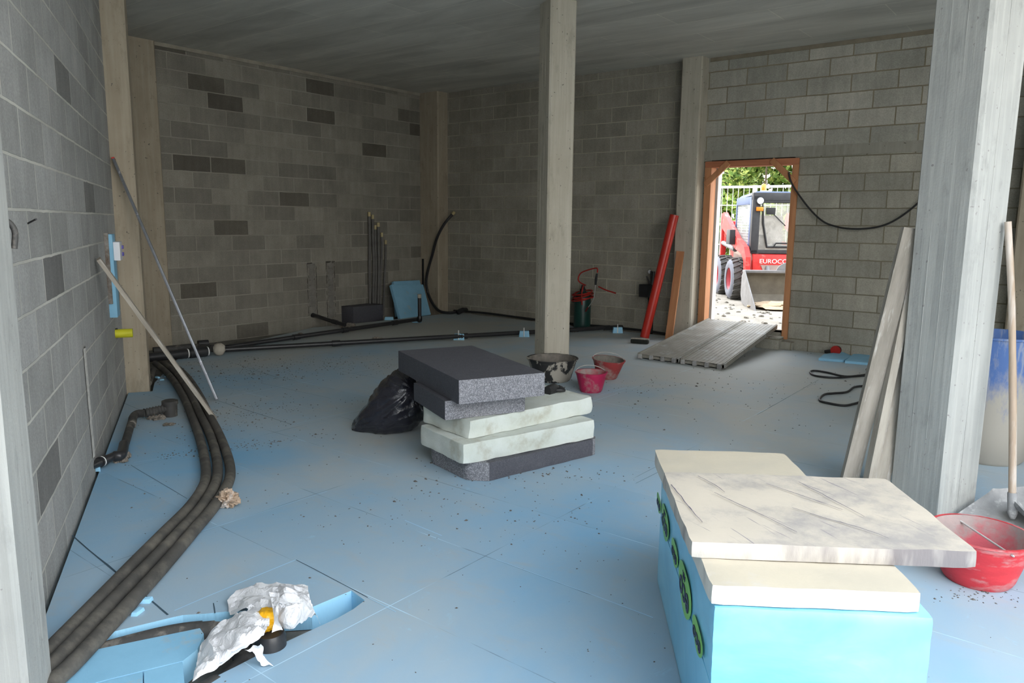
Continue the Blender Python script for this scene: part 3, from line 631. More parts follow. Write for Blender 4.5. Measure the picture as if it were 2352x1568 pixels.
# ================================================================= wrapped packages and cream boards at the right
zt = .55; A = F(1640,1393,zt); Cc = F(1520,1064,zt); pu = (Cc-A).normalized(); pn = V((pu.y, -pu.x, 0)); A0 = V((A.x, A.y, 0)); PL_, PW_ = (Cc-A).length, .585
def pack(z0, z1, label, seed, off=(0,0)):
    o = thing('wrapped_package', label, 'package', A0+pu*PL_/2+pn*PW_/2+V((0,0,z0)), 'foam board packages wrapped in blue film')
    mb = MB(); nx, ny, nz = 44, 24, 14; idx = {}; vs = []; fs = []; r = .010
    def vid(i, j, k):
        if (i,j,k) not in idx:
            x, y, z = PL_*i/nx, PW_*j/ny, (z1-z0)*k/nz; cx, cy, cz = min(max(x,r),PL_-r), min(max(y,r),PW_-r), min(max(z,r),z1-z0-r)
            d = V((x-cx,y-cy,z-cz)); p = V((cx,cy,cz))+(d.normalized()*min(d.length, r) if d.length > 1e-6 else V())
            q = V((p.x*4+seed, p.y*4, p.z*8)); fold = noise.noise(q+V((0,0,noise.noise(q*2)*1.5)))
            nrm = d.normalized() if d.length > 1e-6 else V((0,0,0))
            if nrm.z < .5 and nrm.z > -.5: p += nrm*fold*.0035*min(1, max(0, 1.6-abs(p.z/(z1-z0)-.1)*1.6))
            idx[(i,j,k)] = len(vs); vs.append(A0+pu*(p.x+off[0])+pn*(p.y+off[1])+V((0,0,z0+p.z)))
        return idx[(i,j,k)]
    for i in range(nx):
        for j in range(ny): fs += [(vid(i,j,0), vid(i,j+1,0), vid(i+1,j+1,0), vid(i+1,j,0)), (vid(i,j,nz), vid(i+1,j,nz), vid(i+1,j+1,nz), vid(i,j+1,nz))]
    for i in range(nx):
        for k in range(nz): fs += [(vid(i,0,k), vid(i+1,0,k), vid(i+1,0,k+1), vid(i,0,k+1)), (vid(i,ny,k), vid(i,ny,k+1), vid(i+1,ny,k+1), vid(i+1,ny,k))]
    for j in range(ny):
        for k in range(nz): fs += [(vid(0,j,k), vid(0,j,k+1), vid(0,j+1,k+1), vid(0,j+1,k)), (vid(nx,j,k), vid(nx,j+1,k), vid(nx,j+1,k+1), vid(nx,j,k+1))]
    obj('film', mb.add(vs, fs), M['film'], o, smooth=60); return o
zs = .315
pk = pack(zs, zt, 'upper blue film package with green eco labels, cream boards lying on it', 1)
pk2 = pack(0, zs-.002, 'lower blue film package standing on the floor under another one', 7)
def textmesh(s_, size, mat_, parent, mtx, name='lettering', ext=.0008, font_scale_x=1.0, bold=.0):
    cu = bpy.data.curves.new('txt', 'FONT'); cu.body = s_; cu.size = size; cu.extrude = ext; cu.align_x = 'CENTER'; cu.align_y = 'CENTER'; cu.offset = bold
    tmp = bpy.data.objects.new('tmp', cu); COL.objects.link(tmp); dg = bpy.context.evaluated_depsgraph_get(); me = bpy.data.meshes.new_from_object(tmp.evaluated_get(dg))
    bpy.data.objects.remove(tmp); o = bpy.data.objects.new(name, me); COL.objects.link(o); me.materials.clear(); me.materials.append(mat_)
    o.parent = parent; L = V(rootof(parent).location)
    for v in me.vertices: v.co = (mtx @ V((v.co.x*font_scale_x, v.co.y, v.co.z)))-L
    me.update(); return o
def label_side(px_, py_, wd, ht, pkg, sub=True, tilt=0.0):
    """green blob with the upside-down word on the long left face"""
    c = PN(px_, py_, -pn, (-pn).dot(A0)+.0065); n_ = -pn
    ex, ez = pu, V((0,0,1)); vs = []; fs = []; N_ = 26
    for k in range(N_):
        a = 2*math.pi*k/N_; rr = 1+.10*math.sin(2*a+1)+.07*math.sin(3*a)
        vs.append(c+ex*(wd*rr*math.cos(a))+ez*(ht*rr*math.sin(a)))
    vs = vs+[v-n_*.001 for v in vs]
    lab = obj('product_label', MB().add(vs, [tuple(range(N_))]+[(i, (i+1) % N_, (i+1) % N_+N_, i+N_) for i in range(N_)]), M['lblg'], pkg, smooth=0, label='green label with dark lettering')
    # upside down as seen from the left: text x axis = +pu, text up = -z
    mt = Matrix(((ex.x, -ez.x, n_.x, c.x+n_.x*.001), (ex.y, -ez.y, n_.y, c.y+n_.y*.001), (ex.z, -ez.z, n_.z, c.z), (0,0,0,1)))
    textmesh('eco', ht*1.5, M['lbln'], lab, mt @ Matrix.Translation((0, ht*.25, .001)), bold=ht*.02, font_scale_x=wd/ht*.75)
    if sub: textmesh('AIR', ht*.42, M['lbln'], lab, mt @ Matrix.Translation((wd*.1, -ht*.55, .001)), font_scale_x=1.1)
label_side(1572,1355, .13, .080, pk); label_side(1601,1462, .085, .045, pk, sub=False); label_side(1549,1270, .08, .045, pk, sub=False); label_side(1527,1200, .11, .066, pk)
label_side(1513,1155, .07, .04, pk, sub=False)
# green and violet printed strip on the front of the lower package
q0 = A0+pn*.03-pu*.011; st = MB()
for k in range(7):
    a_ = q0+pn*(.02+.034*k); z_ = zs-.075+.004*math.sin(k)
    st.add([a_+V((0,0,z_)), a_+pn*.034+V((0,0,z_)), a_+pn*.034+V((0,0,z_+.058-.012*abs(k-3)/3)), a_+V((0,0,z_+.058-.012*abs(k-3)/3))], [(0,1,2,3)])
lb = obj('product_label', st, M['lblg'], pk2, smooth=0, label='green label with dark lettering')
for k in range(3):
    a_ = q0-pu*.002+pn*(.045+.07*k); st = MB()
    st.add([a_+V((0,0,zs-.072)), a_+pn*.03+V((0,0,zs-.072)), a_+pn*.045+V((0,0,zs-.03)), a_+pn*.015+V((0,0,zs-.03))], [(0,1,2,3)])
obj('lettering', st, M['lbln'], lb, smooth=0)
# cream boards
a, u, n_, l_, w_ = footprint((1632,1390), (2114,1409), (1524,1062), zt)
b1_ = slab(a, u, n_, l_, w_, zt+.002, .058, r=.012, amp=.004, seed=8)
o = obj('cream_board', b1_, [M['cream'], M['cream_side_clean']], loc=a+u*l_/2+n_*w_/2, smooth=40)
for p in o.data.polygons: p.material_index = 0 if abs(p.normal.z) > .6 else 1
tag(o, 'clean cream foam board lying lengthwise on the blue package, under the scratched board', 'board', 'cream boards on the blue package')
z2 = zt+.062
a, u, n_, l_, w_ = footprint((1586,1281), (2246,1306), (1513,1112), z2)
b2_ = slab(a, u, n_, l_, w_, z2, .052, r=.014, amp=.007, seed=9)
o = obj('cream_board', b2_, [M['cream_old'], M['cream_side']], loc=a+u*l_/2+n_*w_/2, smooth=40)
for p in o.data.polygons: p.material_index = 0 if abs(p.normal.z) > .6 else 1
tag(o, 'scratched and stained cream foam board lying crosswise on top of the others', 'board', 'cream boards on the blue package')
for pp_ in ([(1541,1112),(1555,1128),(1572,1150),(1590,1172),(1612,1199)], [(1602,1092),(1640,1112),(1665,1130)], [(1640,1130),(1700,1158),(1760,1186),(1830,1222)], [(1835,1106),(1900,1140),(1985,1186)], [(1760,1110),(1850,1140),(1935,1170)], [(1820,1165),(1900,1190),(1990,1216),(2040,1236)]):
    q_ = spline([F(x, y, z2+.0575) for x, y in pp_], 6); mb = MB(); vs = []; fs = []; n3 = len(q_)
    for i, p in enumerate(q_):
        t_ = (q_[min(i+1, n3-1)]-q_[max(i-1, 0)]).normalized(); sd_ = V((-t_.y, t_.x, 0)); ww = .0022*(.35+abs(noise.noise(p*30)))*(1-abs(i/(n3-1)-.4)*.9)+.0003
        jj = sd_*noise.noise(p*25)*.004; vs += [p+jj-sd_*ww, p+jj+sd_*ww]
    for i in range(n3-1): fs.append((2*i, 2*i+1, 2*i+3, 2*i+2))
    obj('score_line', mb.add(vs, fs), M['lbln'], o, smooth=0, label='dark score line')

# ================================================================= right column: planks, shovel, tray
def plank(name, label, a, b, wd, th, mat, side, group=None, cat='plank'):
    a, b = V(a), V(b); mb = MB(); n_ = 10; t = (b-a).normalized(); sd = V(side); sd = (sd-t*sd.dot(t)).normalized(); nn = t.cross(sd)
    vs = []; fs = []
    for i in range(n_+1):
        p = a.lerp(b, i/n_)
        for x, y in ((-1,-1),(1,-1),(1,1),(-1,1)):
            j = .0025*noise.noise(V((i*1.1, x*3+a.x, y*2))); vs.append(p+sd*(x*wd/2+j)+nn*(y*th/2+j))
    for i in range(n_):
        for k in range(4): fs.append((i*4+k, i*4+(k+1) % 4, (i+1)*4+(k+1) % 4, (i+1)*4+k))
    fs += [(3,2,1,0), (n_*4, n_*4+1, n_*4+2, n_*4+3)]; mb.add(vs, fs)
    o = obj(name, mb, mat, loc=a, smooth=0); tag(o, label, cat, group)
    # grain direction follows the piece
    R_ = Matrix((sd, nn, t)).transposed(); o.data.transform(R_.to_4x4().inverted()); o.matrix_world = Matrix.Translation(a) @ R_.to_4x4(); return o
G = 'weathered planks leaning on the right column'
top = CD(3.095, 3.735, 1.60)
plank('wooden_plank', 'leftmost weathered plank leaning on the large right column', F(1944,1128,.012), top+V((0,0,-.02)), .10, .032, M['wood_grey'], F(1965,1100)-F(1930,1100), G)
plank('wooden_plank', 'second plank on the right column, edge-on with a pale stripe', F(1974,1140,.012)+V((.03,.02,0)), CD(3.11,3.80,1.42), .045, .06, M['wood_lt'], F(1965,1100)-F(1930,1100), G)
plank('wooden_plank', 'plank with a brown knot leaning nearest to the right column', F(1990,1136,.012)+V((.05,.04,0)), CD(3.12,3.86,1.22), .11, .03, M['wood_lt'], F(1965,1100)-F(1930,1100), G)
# shovel
sb = CD(2.62, 4.14, .03); sh = thing('shovel', 'long-handled shovel caked with mortar leaning on the right column', 'shovel', sb)
ht_ = CD(2.695, 3.955, 1.62); hb = PN(2325,1135, dC, 2.50)
obj('handle', MB().tube(spline([ht_, ht_.lerp(hb,.3)+dD*.02, ht_.lerp(hb,.7)+dD*.015, hb], 6), [.017]*10+[.0185]*9, 14), M['handle'], sh)
sk_ = hb+(hb-ht_).normalized()*.10
obj('socket', MB().tube([hb-(hb-ht_).normalized()*.01, hb, sk_, sk_+(hb-ht_).normalized()*.03], [.022,.023,.024,.012], 14), M['greysheet'], sh)
bl = MB(); t_ = V(((sk_-ht_).x, (sk_-ht_).y, (sk_-ht_).z)).normalized(); o1 = sk_-t_*.03; fdir = (dD*.55-dC*.55-V((0,0,.62))).normalized(); sdr = fdir.cross(V((0,0,1))).normalized(); vs = []; fs = []
for i in range(13):
    t = i/12; ww = .03+.10*min(1, t*2.6) - .035*max(0, t-.6)*2
    for j in range(9):
        s_ = (j-4)/4; vs.append(o1+fdir*(t*.20)+sdr*(s_*ww)+V((0,0,.035*s_*s_*(1-t*.4)))+V((0,0,.01)))
m_ = len(vs); vs += [v+V((0,0,-.004)) for v in vs]
for i in range(12):
    for j in range(8): q = i*9+j; fs += [(q, q+1, q+10, q+9), (q+m_, q+9+m_, q+10+m_, q+1+m_)]
vs = [V((v.x, v.y, max(v.z, .004))) for v in vs]
obj('blade', bl.add(vs, fs), M['greysheet'], sh)
# mortar tray propped behind the shovel
ty = MB(); p0 = F(2184,1192,.004); p1 = p0+(F(2400,1262)-p0).normalized()*.62; bk = (dC*.10+dD*.16)
q = [p0, p1, p1+bk*1.3+V((0,0,.10)), p0+bk*.8+V((0,0,.05))]
vs = []; fs = []; nx, ny = 16, 8
P4 = [p0, F(2420,1280,.004), CD(2.62,4.95,.10), CD(2.68,4.06,.13)]
for i in range(nx+1):
    for j in range(ny+1):
        s_, t = i/nx, j/ny; p = (P4[0].lerp(P4[1], s_)).lerp(P4[3].lerp(P4[2], s_), t)
        if s_ < .001: p = P4[0].lerp(P4[3], t)
        lip = .006*(max(0, abs(s_-.5)*2-.86)/.14)+.006*(max(0, abs(t-.5)*2-.8)/.2); vs.append(p+V((0,0,lip+.002)))
m_ = len(vs); vs += [v-V((0,0,.0025))-dD*.002 for v in vs]
for i in range(nx):
    for j in range(ny): q_ = i*(ny+1)+j; fs += [(q_, q_+1, q_+ny+2, q_+ny+1), (q_+m_, q_+ny+1+m_, q_+ny+2+m_, q_+1+m_)]
bnd = [i*(ny+1) for i in range(nx+1)]+[nx*(ny+1)+j for j in range(1, ny+1)]+[i*(ny+1)+ny for i in range(nx-1, -1, -1)]+[j for j in range(ny-1, 0, -1)]
for k in range(len(bnd)): x, y = bnd[k], bnd[(k+1) % len(bnd)]; fs.append((x, y, y+m_, x+m_))
tag(obj('mortar_tray', MB().add(vs, fs), M['greysheet'], loc=p0, smooth=40), 'flat grey metal mortar tray behind the large red bucket', 'tray')
# ================================================================= LEFT SIDE
# three conduits lying side by side in a curve
HR = .031
mid = [F(x, y, HR) for x, y in [(-60,1715),(20,1630),(80,1565),(140,1508),(275,1367),(348,1290),(412,1221),(462,1166),(492,1120),(501,1088),(496,1047),(480,996),(461,955),(442,914),(417,873),(396,850),(374,834)]]
labs = ['left of three grey conduits snaking along the floor beside the block wall', 'middle of three grey conduits snaking along the floor beside the block wall', 'right of three grey conduits snaking along the floor beside the block wall']
for q, lb_ in zip((-1, 0, 1), labs):
    pts = []
    for i, p in enumerate(mid):
        t = (mid[min(i+1, len(mid)-1)]-mid[max(i-1, 0)]); t.z = 0; t.normalize(); s_ = V((t.y, -t.x, 0))
        wv = .004*math.sin(i*1.3+q*2); p2 = p+s_*(q*(HR*2+.006)+wv)
        if q == 1 and i >= len(mid)-2: p2 += t*-.10*(i-len(mid)+2)
        if q == -1 and i == len(mid)-1: p2 += t*.05
        pts.append(p2)
    hm = MB().tube(spline(pts, 7), HR, 18)
    tag(obj('conduit', hm, M['hose'], loc=(pts[9].x, pts[9].y, 0), smooth=50), lb_, 'conduit', 'grey conduits on the floor by the left wall')
# short piece of conduit running to the column foot
tag(obj('conduit_offcut', MB().tube([F(352,850,.03), F(341,880,.03)], .03, 14), M['hose'], loc=F(350,860)), 'short grey pipe stub at the foot of the left tan column', 'pipe')
# drain assembly
dp = thing('drain_pipe', 'black drain pipe with elbows running from the left wall to a floor upstand', 'pipe', F(300,1030))
w0 = PLW(206,1051, -.02); w0.z = .055; e0 = F(262,1047,.05)
obj('wall_pipe', MB().tube([w0, e0], .027, 18), M['blackpipe'], dp)
obj('collar', MB().tube([w0.lerp(e0,.38), w0.lerp(e0,.62)], .034, 18), M['blackpipe'], dp)
obj('pipe_marking', MB().tube([w0.lerp(e0,.43), w0.lerp(e0,.47)], .0345, 18, caps=False), M['white'], dp, label='white marking band')
el = spline([e0, F(276,1046,.05), F(282,1035,.05), F(285,1020,.045)], 5)
obj('elbow', MB().tube(el, .033, 16), M['blackpipe'], dp)
e2_ = F(306,958,.05)
obj('long_pipe', MB().tube([F(284,1030,.045), F(305,960,.05)], .028, 18), M['dustpipe'], dp)
obj('elbow', MB().tube(spline([F(303,975,.05), e2_, F(316,950,.055), F(336,949,.06)], 5), .031, 16), M['dustpipe'], dp)
cp = F(392,955)
fx = MB(); a_ = F(332,948,.065); b_ = V((cp.x, cp.y, .07)); n_ = 26; pts = [a_.lerp(b_, i/n_) for i in range(n_+1)]
obj('ribbed_coupling', fx.tube(pts, [.030+.006*(i % 3 == 0) for i in range(n_+1)], 16), M['dustpipe'], dp)
up_pts = [V((cp.x, cp.y, -.04)), V((cp.x, cp.y, .02)), V((cp.x, cp.y, .06)), V((cp.x, cp.y, .10)), V((cp.x, cp.y, .101)), V((cp.x, cp.y, .128)), V((cp.x, cp.y, .129)), V((cp.x, cp.y, .135))]
cpx = MB().tube(up_pts, [.052,.052,.054,.056,.063,.063,.058,.045], 26)
obj('upstand', cpx, M['dustpipe'], dp)
def lump(px_, py_, r, label, z=0, sx=1.0, h=.5, seed=0, mat=None, n=7, stretch=None):
    c = F(px_, py_); mb = MB(); rg = random.Random(seed); d = stretch or V((1,0,0))
    for k in range(n):
        a = rg.uniform(0, 6.28); q = rg.uniform(0, r*.75); p = c+V((math.cos(a)*q, math.sin(a)*q, 0))+d*rg.uniform(-1,1)*r*(sx-1)
        rr = r*rg.uniform(.3,.62); mb.blob(p+V((0,0,rr*h*.7)), rr, rr, rr*h*1.1, 14, 9, .5, 3.2, flat=.001, seed=seed+k)
    return tag(obj('mortar_lump', mb, mat or M['mortar'], loc=c, smooth=30), label, 'mortar', 'lumps of mortar holding the pipes')
lump(282,1056, .075, 'ragged lump of mortar packed under the drain elbow by the left wall', seed=2, h=.6)
lump(355,962, .06, 'crumbled mortar and foam bits below the ribbed drain coupling', seed=4, sx=1.8, stretch=(F(380,962)-F(330,962)).normalized(), h=.5)
lump(392,975, .05, 'thin ring of mortar round the upright drain socket', seed=5, h=.25)
tag(obj('foam_block', MB().hexa([F(212,1083), F(231,1083), F(230,1070), F(216,1070)]+[p+V((0,0,.028)) for p in (F(212,1083), F(231,1083), F(230,1070), F(216,1070))], .002), M['xps_cut'], loc=F(220,1078)), 'small blue foam block propping the drain pipe at the left wall', 'foam block')
# scraps of blue foam near the conduits
SCR = [(362,868,.03,'blue foam scrap by the column foot, leftmost of a small cluster'),(372,873,.022,'blue foam scrap in the cluster by the column foot, nearest the camera'),(380,865,.02,'blue foam scrap in the cluster by the column foot, nearest the conduits'),
       (330,1382,.035,'larger blue foam scrap between the conduits and the floor trench'),(316,1408,.03,'blue foam crumb beside the right conduit, nearest the trench pipe'),(415,1250,.014,'tiny pale blue crumb just right of the straight part of the conduits'),(335,958,.02,'blue foam crumb in the mortar under the ribbed drain coupling')]
for i, (x, y, s_, lb_) in enumerate(SCR):
    c = F(x, y); mb = MB(); a = i*1.3; ex = V((math.cos(a), math.sin(a), 0))*s_; ey = V((-math.sin(a), math.cos(a), 0))*s_*.5
    mb.hexa([c-ex-ey, c+ex-ey*.7, c+ex*.8+ey, c-ex*.9+ey]+[p+V((0,0,s_*.5)) for p in (c-ex*.9-ey*.8, c+ex*.8-ey*.6, c+ex*.7+ey*.8, c-ex*.8+ey*.8)], .002)
    tag(obj('foam_scrap', mb, M['xps_cut'], loc=c), lb_, 'foam scrap', 'blue foam scraps near the conduits')
# crumbs of mortar and dark foam strewn over the boards
rg = random.Random(3); cr = MB()
def chips(cx, cy, sx, sy, n, r0, r1, rot=0):
    c = F(cx, cy); e = (F(cx+30, cy+rot)-c); e.z = 0; e.normalize(); f_ = V((-e.y, e.x, 0))
    for k in range(n):
        p = c+e*rg.gauss(0, sx)+f_*rg.gauss(0, sy); r = rg.uniform(r0, r1)*(1 if rg.random() < .93 else 1.8); a = rg.random()*6.28
        if p.dot(dD) < DW+.12: continue
        u_ = V((math.cos(a), math.sin(a), 0))*r; v_ = V((-math.sin(a), math.cos(a), 0))*r*rg.uniform(.4,.9)
        cr.add([p-u_, p+v_*.8, p+u_*.9, p-v_, p+V((0,0,r*.55))], [(0,1,4),(1,2,4),(2,3,4),(3,0,4)])
chips(700,835,.75,.30,420,.003,.010); chips(560,860,.6,.25,260,.003,.011); chips(560,955,.25,.35,220,.003,.010); chips(515,1030,.06,.35,160,.003,.010, 40)
chips(620,930,.8,.5,160,.003,.009); chips(1130,1160,.5,.35,120,.003,.009); chips(1450,950,1.2,.6,160,.004,.010); chips(1700,880,.8,.5,90,.004,.012); chips(1500,1350,.9,.6,50,.002,.006)
chips(900,1150,.9,.5,120,.002,.007); chips(1230,1085,.3,.08,70,.003,.010); chips(2260,1370,.12,.04,60,.003,.008); chips(1420,890,.5,.2,60,.004,.010); chips(1640,800,.6,.3,60,.005,.012)
chips(1000,1420,1.0,.5,60,.002,.006); chips(330,1200,.2,.4,40,.002,.006)
tag(obj('floor_debris', cr, simple('dark_crumbs', (.075,.068,.06), (.13,.115,.10), 30, .95), loc=(0,0,0), smooth=0), 'dark crumbs of mortar and foam strewn over the blue floor', 'debris', kind='stuff')
# crumpled paper beside the conduits
pp = F(524,1163); mb = MB(); mb.blob(pp+V((0,0,.045)), .058,.05,.045, 40, 26, .55, 3.4, flat=.002, seed=6); mb.blob(pp+V((-.06,-.03,.02)), .05,.022,.018, 24, 14, .6, 4, flat=.002, seed=9)
tag(obj('crumpled_paper', mb, M['paper'], loc=pp, smooth=20), 'crumpled brown paper scrap lying beside the bend of the conduits', 'paper')
# straightedge and batten leaning on the left wall
ta = CD(7.60, DW+.03, 2.10); tb = F(498,917,.012)
se = thing('straightedge', 'long aluminium straightedge leaning against the left tan column', 'straightedge', tb)
obj('bar', MB().beam(tb, ta, .055, .022, dC, .002), M['alu'], se); dn = (ta-tb).normalized()
obj('end_cap', MB().beam(ta-dn*.004, ta+dn*.008, .058, .025, dC, .002), simple('red_end_cap', (.5,.05,.04)), se, label='red end cap')
tb2 = F(494,962,.010); ta2 = PLW(226,594,.028)
plank('wooden_batten', 'pale wooden batten leaning against the left block wall', tb2, ta2, .062, .028, M['wood_lt'], dC, cat='batten')
# blue insulated chase with junction box
bx = PLW(255,600); eb = thing('electrical_box', 'pale junction box over a blue foam strip set in the left wall', 'junction box', bx)
cA = PLW(243,600).dot(dC); cB = PLW(266,600).dot(dC)
def wbox(c0, c1, o0, o1, z0, z1, bev=.002): return MB().hexa([CD(c0,DW+o0,z0), CD(c1,DW+o0,z0), CD(c1,DW+o1,z0), CD(c0,DW+o1,z0), CD(c0,DW+o0,z1), CD(c1,DW+o0,z1), CD(c1,DW+o1,z1), CD(c0,DW+o1,z1)], bev)
obj('foam_strip', wbox(cA, cA+.22, 0, .055, PLW(265,715).z, PLW(250,536).z), M['xps'], eb)
obj('cover', wbox(cA+.05, cA+.26, .05, .10, PLW(258,592).z, PLW(252,553).z), M['whiteplastic'], eb)
obj('clip', wbox(cA+.22, cA+.265, .09, .112, PLW(258,584).z, PLW(252,578).z), M['purple'], eb, label='violet clip'); obj('clip', wbox(cA+.22, cA+.265, .09, .112, PLW(258,568).z, PLW(252,562).z), M['purple'], eb, label='violet clip')
obj('back_box', wbox(cA-.02, cA+.02, .0, .03, PLW(248,700).z, PLW(245,534).z), simple('rusty_gap', (.10,.07,.05), (.25,.24,.22), 20), eb)
yp = PLW(265,766); yo = thing('pipe_plug', 'yellow plastic pipe plug sticking out of the left wall near its foot', 'pipe plug', yp)
obj('body', MB().tube([yp, yp+dD*.13], .037, 22), M['yellow'], yo); obj('dark_mouth', MB().tube([yp-V((0,0,-.03)), yp+dD*.02+V((0,0,.036))], .012, 10), M['black'], yo)
tag(obj('wall_nail', MB().tube([PLW(64,513), PLW(83,503,.05)], .004, 8), M['black'], loc=PLW(64,513)), 'bent dark nail sticking out of the near left block wall', 'nail')
tag(obj('wall_conduit', MB().tube([CD(8.15,DW+.05,0), CD(8.15,DW+.05,1.34)], .022, 12).tube([CD(8.15,DW+.05,1.34), CD(8.15,DW+.05,1.42)], .03, 12), M['hose_up'], loc=CD(8.15,DW+.05,0)), 'grey conduit standing upright behind the left tan column', 'conduit')
# near column stub of foam glue
tag(obj('pipe_stub', MB().tube(spline([CD(2.82,DW+.02,1.60), CD(2.82,DW+.10,1.585), CD(2.83,DW+.13,1.55), CD(2.83,DW+.125,1.49)], 5), .009, 12), M['dustpipe'], loc=CD(2.86,DW,1.5)), 'dark cable end poking from the wall beside the near left column', 'cable')

# ================================================================= TRENCH in the foreground
def board(pts, label, z1=0.0, z0=-.1):
    P = [F(*q) for q in pts]; mb = MB().prism([(p.x, p.y) for p in P], z0, z1); c = sum(P, V())/len(P); c.z = z0
    o = obj('foam_board', mb, [M['xps'], M['xps_cut']], loc=c, smooth=0)
    for p in o.data.polygons: p.material_index = 1 if abs(p.normal.z) < .5 else 0
    return tag(o, label, 'foam board', 'loose blue boards beside the trench')
board([(60,1548),(206,1494),(459,1442),(468,1455),(454,1490),(420,1517),(250,1559),(60,1612)], 'blue foam board piece with a clipped corner beside the floor trench')
board([(331,1541),(419,1519),(426,1592),(331,1603)], 'squarish blue board offcut at the bottom edge, nearest the white plastic bag')
board([(60,1616),(250,1561),(328,1542),(328,1603),(60,1637)], 'blue board offcut at the bottom edge, beside the ends of the conduits')
zt_ = -.042
def GL(x, y, z): p = F(x, y); p.z = z; return p
tpz = thing('trench_pipe', 'dusty black drain pipe lying in the trench cut through the blue floor', 'pipe', F(400,1440,-.1))
main = spline([GL(60,1545,zt_), GL(200,1487,zt_), GL(330,1450,zt_), GL(410,1433,zt_), GL(462,1427,zt_)], 6)
obj('pipe_run', MB().tube(main, .041, 20), M['dustpipe'], tpz)
obj('socket', MB().tube([GL(452,1431,zt_), GL(490,1428,zt_)], .043, 20), M['dustpipe'], tpz)
obj('elbow', MB().tube(spline([GL(486,1428,zt_), GL(525,1432,zt_), GL(548,1450,zt_), GL(556,1476,zt_)], 6), .040, 20), M['dustpipe'], tpz)
ep = GL(556,1500,zt_)
obj('branch_pipe', MB().tube([GL(552,1470,zt_), GL(560,1500,zt_), GL(520,1540,zt_), GL(440,1590,zt_)], .038, 20), M['dustpipe'], tpz)
obj('socket', MB().tube([GL(500,1551,zt_), GL(470,1570,zt_)], .045, 20), M['dustpipe'], tpz)
rs = GL(622,1482,-.06); obj('riser', MB().tube([rs+V((0,0,-.04)), rs+V((0,0,.01)), rs+V((0,0,.095)), rs+V((0,0,.115))], [.058,.058,.058,.050], 28), M['blackpipe'], tpz)
obj('riser_arm', MB().tube([GL(560,1500,zt_), rs], .038, 18), M['dustpipe'], tpz)
# amber cap wrapped over the riser
yc = GL(612,1472,.085); yb = MB().blob(yc, .060,.055,.034, 48, 30, .28, 1.8, seed=12)
tag(obj('amber_cap', yb, M['orange_yel'], loc=yc, smooth=40), 'bright amber plastic cap on the upright pipe, half hidden by white plastic', 'pipe cap')
# white plastic sheet: two crumpled flaps
def sheet(rows, sub=6, amp=.012, fr=14, seed=0, th=.0012):
    """rows of control points (px, py, z) -> dense creased sheet"""
    R_ = [spline([F(x, y, z) for x, y, z in r], sub) for r in rows]; m = len(R_[0]); G_ = [[None]*m for _ in range((len(rows)-1)*sub+1)]
    for j in range(m):
        c = spline([r[j] for r in R_], sub)
        for i, p in enumerate(c): G_[i][j] = p
    n_ = len(G_); vs = []
    for i in range(n_):
        for j in range(m):
            p = G_[i][j]; q = V((p.x*fr+seed, p.y*fr, p.z*fr)); r1 = 1-2*abs(noise.noise(q)); r2 = 1-2*abs(noise.noise(q*2.1+V((4,4,4))))
            vs.append(p+V((noise.noise(q+V((3,0,0)))*.5, noise.noise(q+V((0,3,0)))*.5, (r1*1.1+r2*.8-.9)))*amp)
    k_ = len(vs); fs = []
    for i in range(n_-1):
        for j in range(m-1): q = i*m+j; fs.append((q, q+1, q+m+1, q+m))
    mb = MB(); mb.add(vs, fs); return mb
wb = thing('plastic_bag', 'torn white plastic bag crumpled over the capped pipe in the trench', 'plastic bag', F(590,1440))
f1_ = sheet([[(585,1398,.06),(560,1400,.09),(535,1412,.075),(500,1440,.05),(470,1470,.02),(455,1500,.004)],
             [(610,1404,.10),(585,1418,.12),(548,1440,.11),(510,1468,.085),(476,1500,.05),(450,1532,.006)],
             [(618,1430,.11),(592,1448,.13),(560,1470,.12),(520,1496,.085),(480,1528,.04),(446,1552,.004)],
             [(606,1462,.10),(585,1478,.10),(560,1495,.075),(530,1515,.05),(490,1540,.02),(440,1568,.003)]], 7, .016, 11, 1)
obj('left_flap', f1_, M['bagwhite'], wb, smooth=22)
f2_ = sheet([[(522,1380,.02),(560,1352,.03),(610,1340,.05),(660,1338,.07),(706,1346,.06)],
             [(526,1402,.02),(565,1376,.06),(615,1362,.09),(665,1358,.11),(712,1376,.07)],
             [(530,1414,.02),(572,1402,.08),(618,1394,.11),(668,1388,.10),(720,1402,.06)]], 8, .016, 10, 5)
obj('back_flap', f2_, M['bagwhite'], wb, smooth=22)
f3_ = sheet([[(640,1440,.07),(655,1448,.07),(680,1440,.075),(705,1425,.06),(722,1412,.04)],
             [(632,1425,.09),(655,1420,.13),(685,1410,.14),(712,1400,.10),(728,1420,.02)],
             [(632,1408,.10),(655,1392,.15),(690,1382,.15),(714,1392,.09),(735,1438,.003)]], 8, .014, 12, 8)
obj('right_flap', f3_, M['bagwhite'], wb, smooth=22)
obj('crumpled_wad', MB().blob(F(655,1412,.08), .040,.036,.042, 30, 20, .6, 3.4, seed=3), M['bagwhite'], wb, smooth=20)
f4_ = sheet([[(618,1362,.15),(626,1395,.15),(628,1425,.12),(622,1448,.10)],[(640,1358,.15),(642,1395,.16),(640,1428,.13),(648,1446,.09)]], 8, .012, 14, 11)
obj('standing_fold', f4_, M['bagwhite'], wb, smooth=22)
f5_ = sheet([[(560,1490,.08),(575,1500,.06),(590,1515,.03),(600,1530,.004)],[(598,1480,.09),(604,1492,.06),(604,1510,.03),(628,1530,.003)]], 8, .012, 14, 15)
obj('front_flap', f5_, M['bagwhite'], wb, smooth=22)

